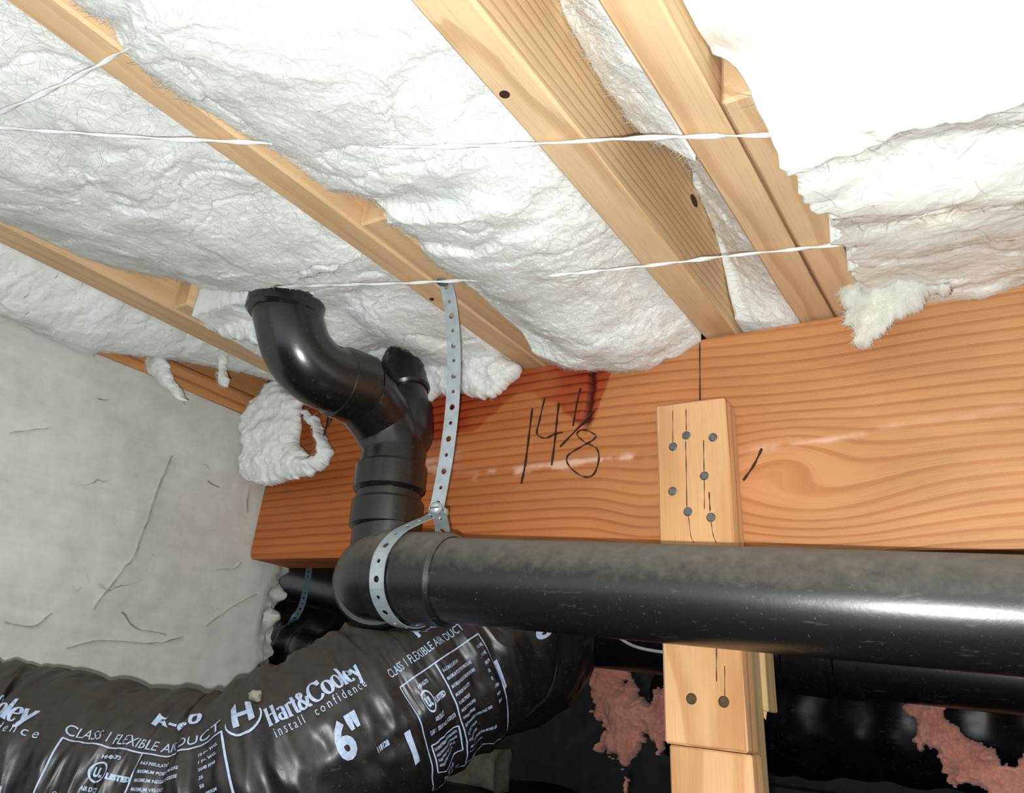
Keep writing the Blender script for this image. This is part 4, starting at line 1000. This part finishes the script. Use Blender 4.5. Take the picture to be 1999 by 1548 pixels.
# wrapped duct behind, and one under the beam end
def soft_duct(name, pts, r, label, mat, amp=.05, seed=0):
    P, t = resample(catmull(np.array(pts), 20), 160); T, N, B = frames(P); a = np.linspace(0, 2*np.pi, 64, endpoint=False)
    Tg, Ag_ = np.meshgrid(t, a, indexing='ij')
    R = r*(1+amp*fbm(np.stack([Tg*7+seed, np.cos(Ag_)*2, np.sin(Ag_)*2], -1), 4)+.6*amp*np.sin(Tg*40+Ag_))
    V = (P[:, None]+R[..., None]*(np.cos(a)[None, :, None]*N[:, None]+np.sin(a)[None, :, None]*B[:, None])).reshape(-1, 3)
    o = new_mesh_obj(name, V, grid_faces(160, 64, True)[:, ::-1].tolist()+[list(range(64)), list(range(len(V)-1, len(V)-65, -1))], mat, smooth=True)
    return tag(o, label, 'duct')
soft_duct('wrapped_duct', [atY((1330, 1385), 3.2), atY((1480, 1390), 3.1), atY((1650, 1398), 3.0), atY((2050, 1410), 2.9), atY((2400, 1420), 2.9)], .20, 'shiny black film-wrapped duct lying behind the pink wool', M['film'], seed=3)
soft_duct('wrapped_duct', [atY((420, 1250), 3.0), atY((560, 1255), 2.9), atY((680, 1275), 2.85), atY((800, 1300), 2.9), atY((900, 1330), 3.0)], .20, 'shiny black film-wrapped duct in the opening under the beam end', M['film'], seed=8, amp=.09)
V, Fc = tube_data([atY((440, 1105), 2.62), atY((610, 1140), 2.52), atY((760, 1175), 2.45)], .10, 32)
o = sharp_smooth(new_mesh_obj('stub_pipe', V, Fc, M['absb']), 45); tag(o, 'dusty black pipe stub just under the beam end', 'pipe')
# pink wool
z7 = lambda L: [(1100+a*.45, 1100+b*.45) for a, b in L]
pillow('pink_wool_tuft', z7([(95, 470), (110, 400), (200, 380), (260, 400), (270, 480), (330, 560), (390, 590), (430, 520), (470, 500), (480, 700), (430, 780), (405, 830), (392, 885), (380, 850), (400, 780), (370, 730), (330, 800), (300, 830), (290, 880), (275, 900), (285, 985), (262, 960), (250, 890), (180, 830), (165, 780), (180, 740), (150, 660), (160, 600), (130, 540)]),
       2.62, 'pink glass wool scrap hanging beside the post under the waste pipe', M['pink'], thick=.055, seed=21, step=.004, rag=.026, fib=0, holes=[z7([(345, 745), (385, 740), (395, 790), (360, 810)])])
pillow('pink_wool_tuft', z7([(1490, 630), (1530, 605), (1540, 500), (1670, 500), (1690, 615), (1700, 680), (1760, 760), (1860, 820), (1960, 860), (2060, 800), (2120, 900), (2100, 1050), (1900, 1080), (1800, 980), (1720, 930), (1640, 900), (1580, 830), (1530, 760), (1510, 670)]),
       2.58, 'long pink glass wool strip drooping from the waste pipe away from the post', M['pink'], thick=.06, seed=25, step=.004, rag=.026, fib=0)
# rubble block, timber on ground, loose wire
bm = bmesh.new(); bmesh.ops.create_cube(bm, size=1.0); bmesh.ops.subdivide_edges(bm, edges=bm.edges[:], cuts=9, use_grid_fill=True)
V = np.array([v.co[:] for v in bm.verts]); Fc = [[v.index for v in f.verts] for f in bm.faces]; bm.free()
c = atZ((940, 1500), ZF+.13)
V = V*np.array([.40, .30, .26]); V = V+.03*np.stack([fbm(V*5+k*7, 3) for k in range(3)], 1); V = V+c
o = new_mesh_obj('rubble_block', V, Fc, M['stone'], smooth=True); tag(o, 'pale grey broken block lying on the ground behind the flexible duct', 'block')
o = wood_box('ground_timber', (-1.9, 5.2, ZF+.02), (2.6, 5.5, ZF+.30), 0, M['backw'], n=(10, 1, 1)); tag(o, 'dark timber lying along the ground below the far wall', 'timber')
V, Fc = tube_data(catmull(np.array([atY((1200, 1240), 2.30), atY((1240, 1262), 2.28), atY((1298, 1273), 2.26), atY((1350, 1272), 2.26)]), 10), .005, 8)
o = new_mesh_obj('loose_wire', V, Fc, M['wirew'], smooth=True); tag(o, 'thin white wire running behind the post below the drain pipe', 'wire')

for o in bpy.data.objects:
    if '_o' in o: del o['_o']
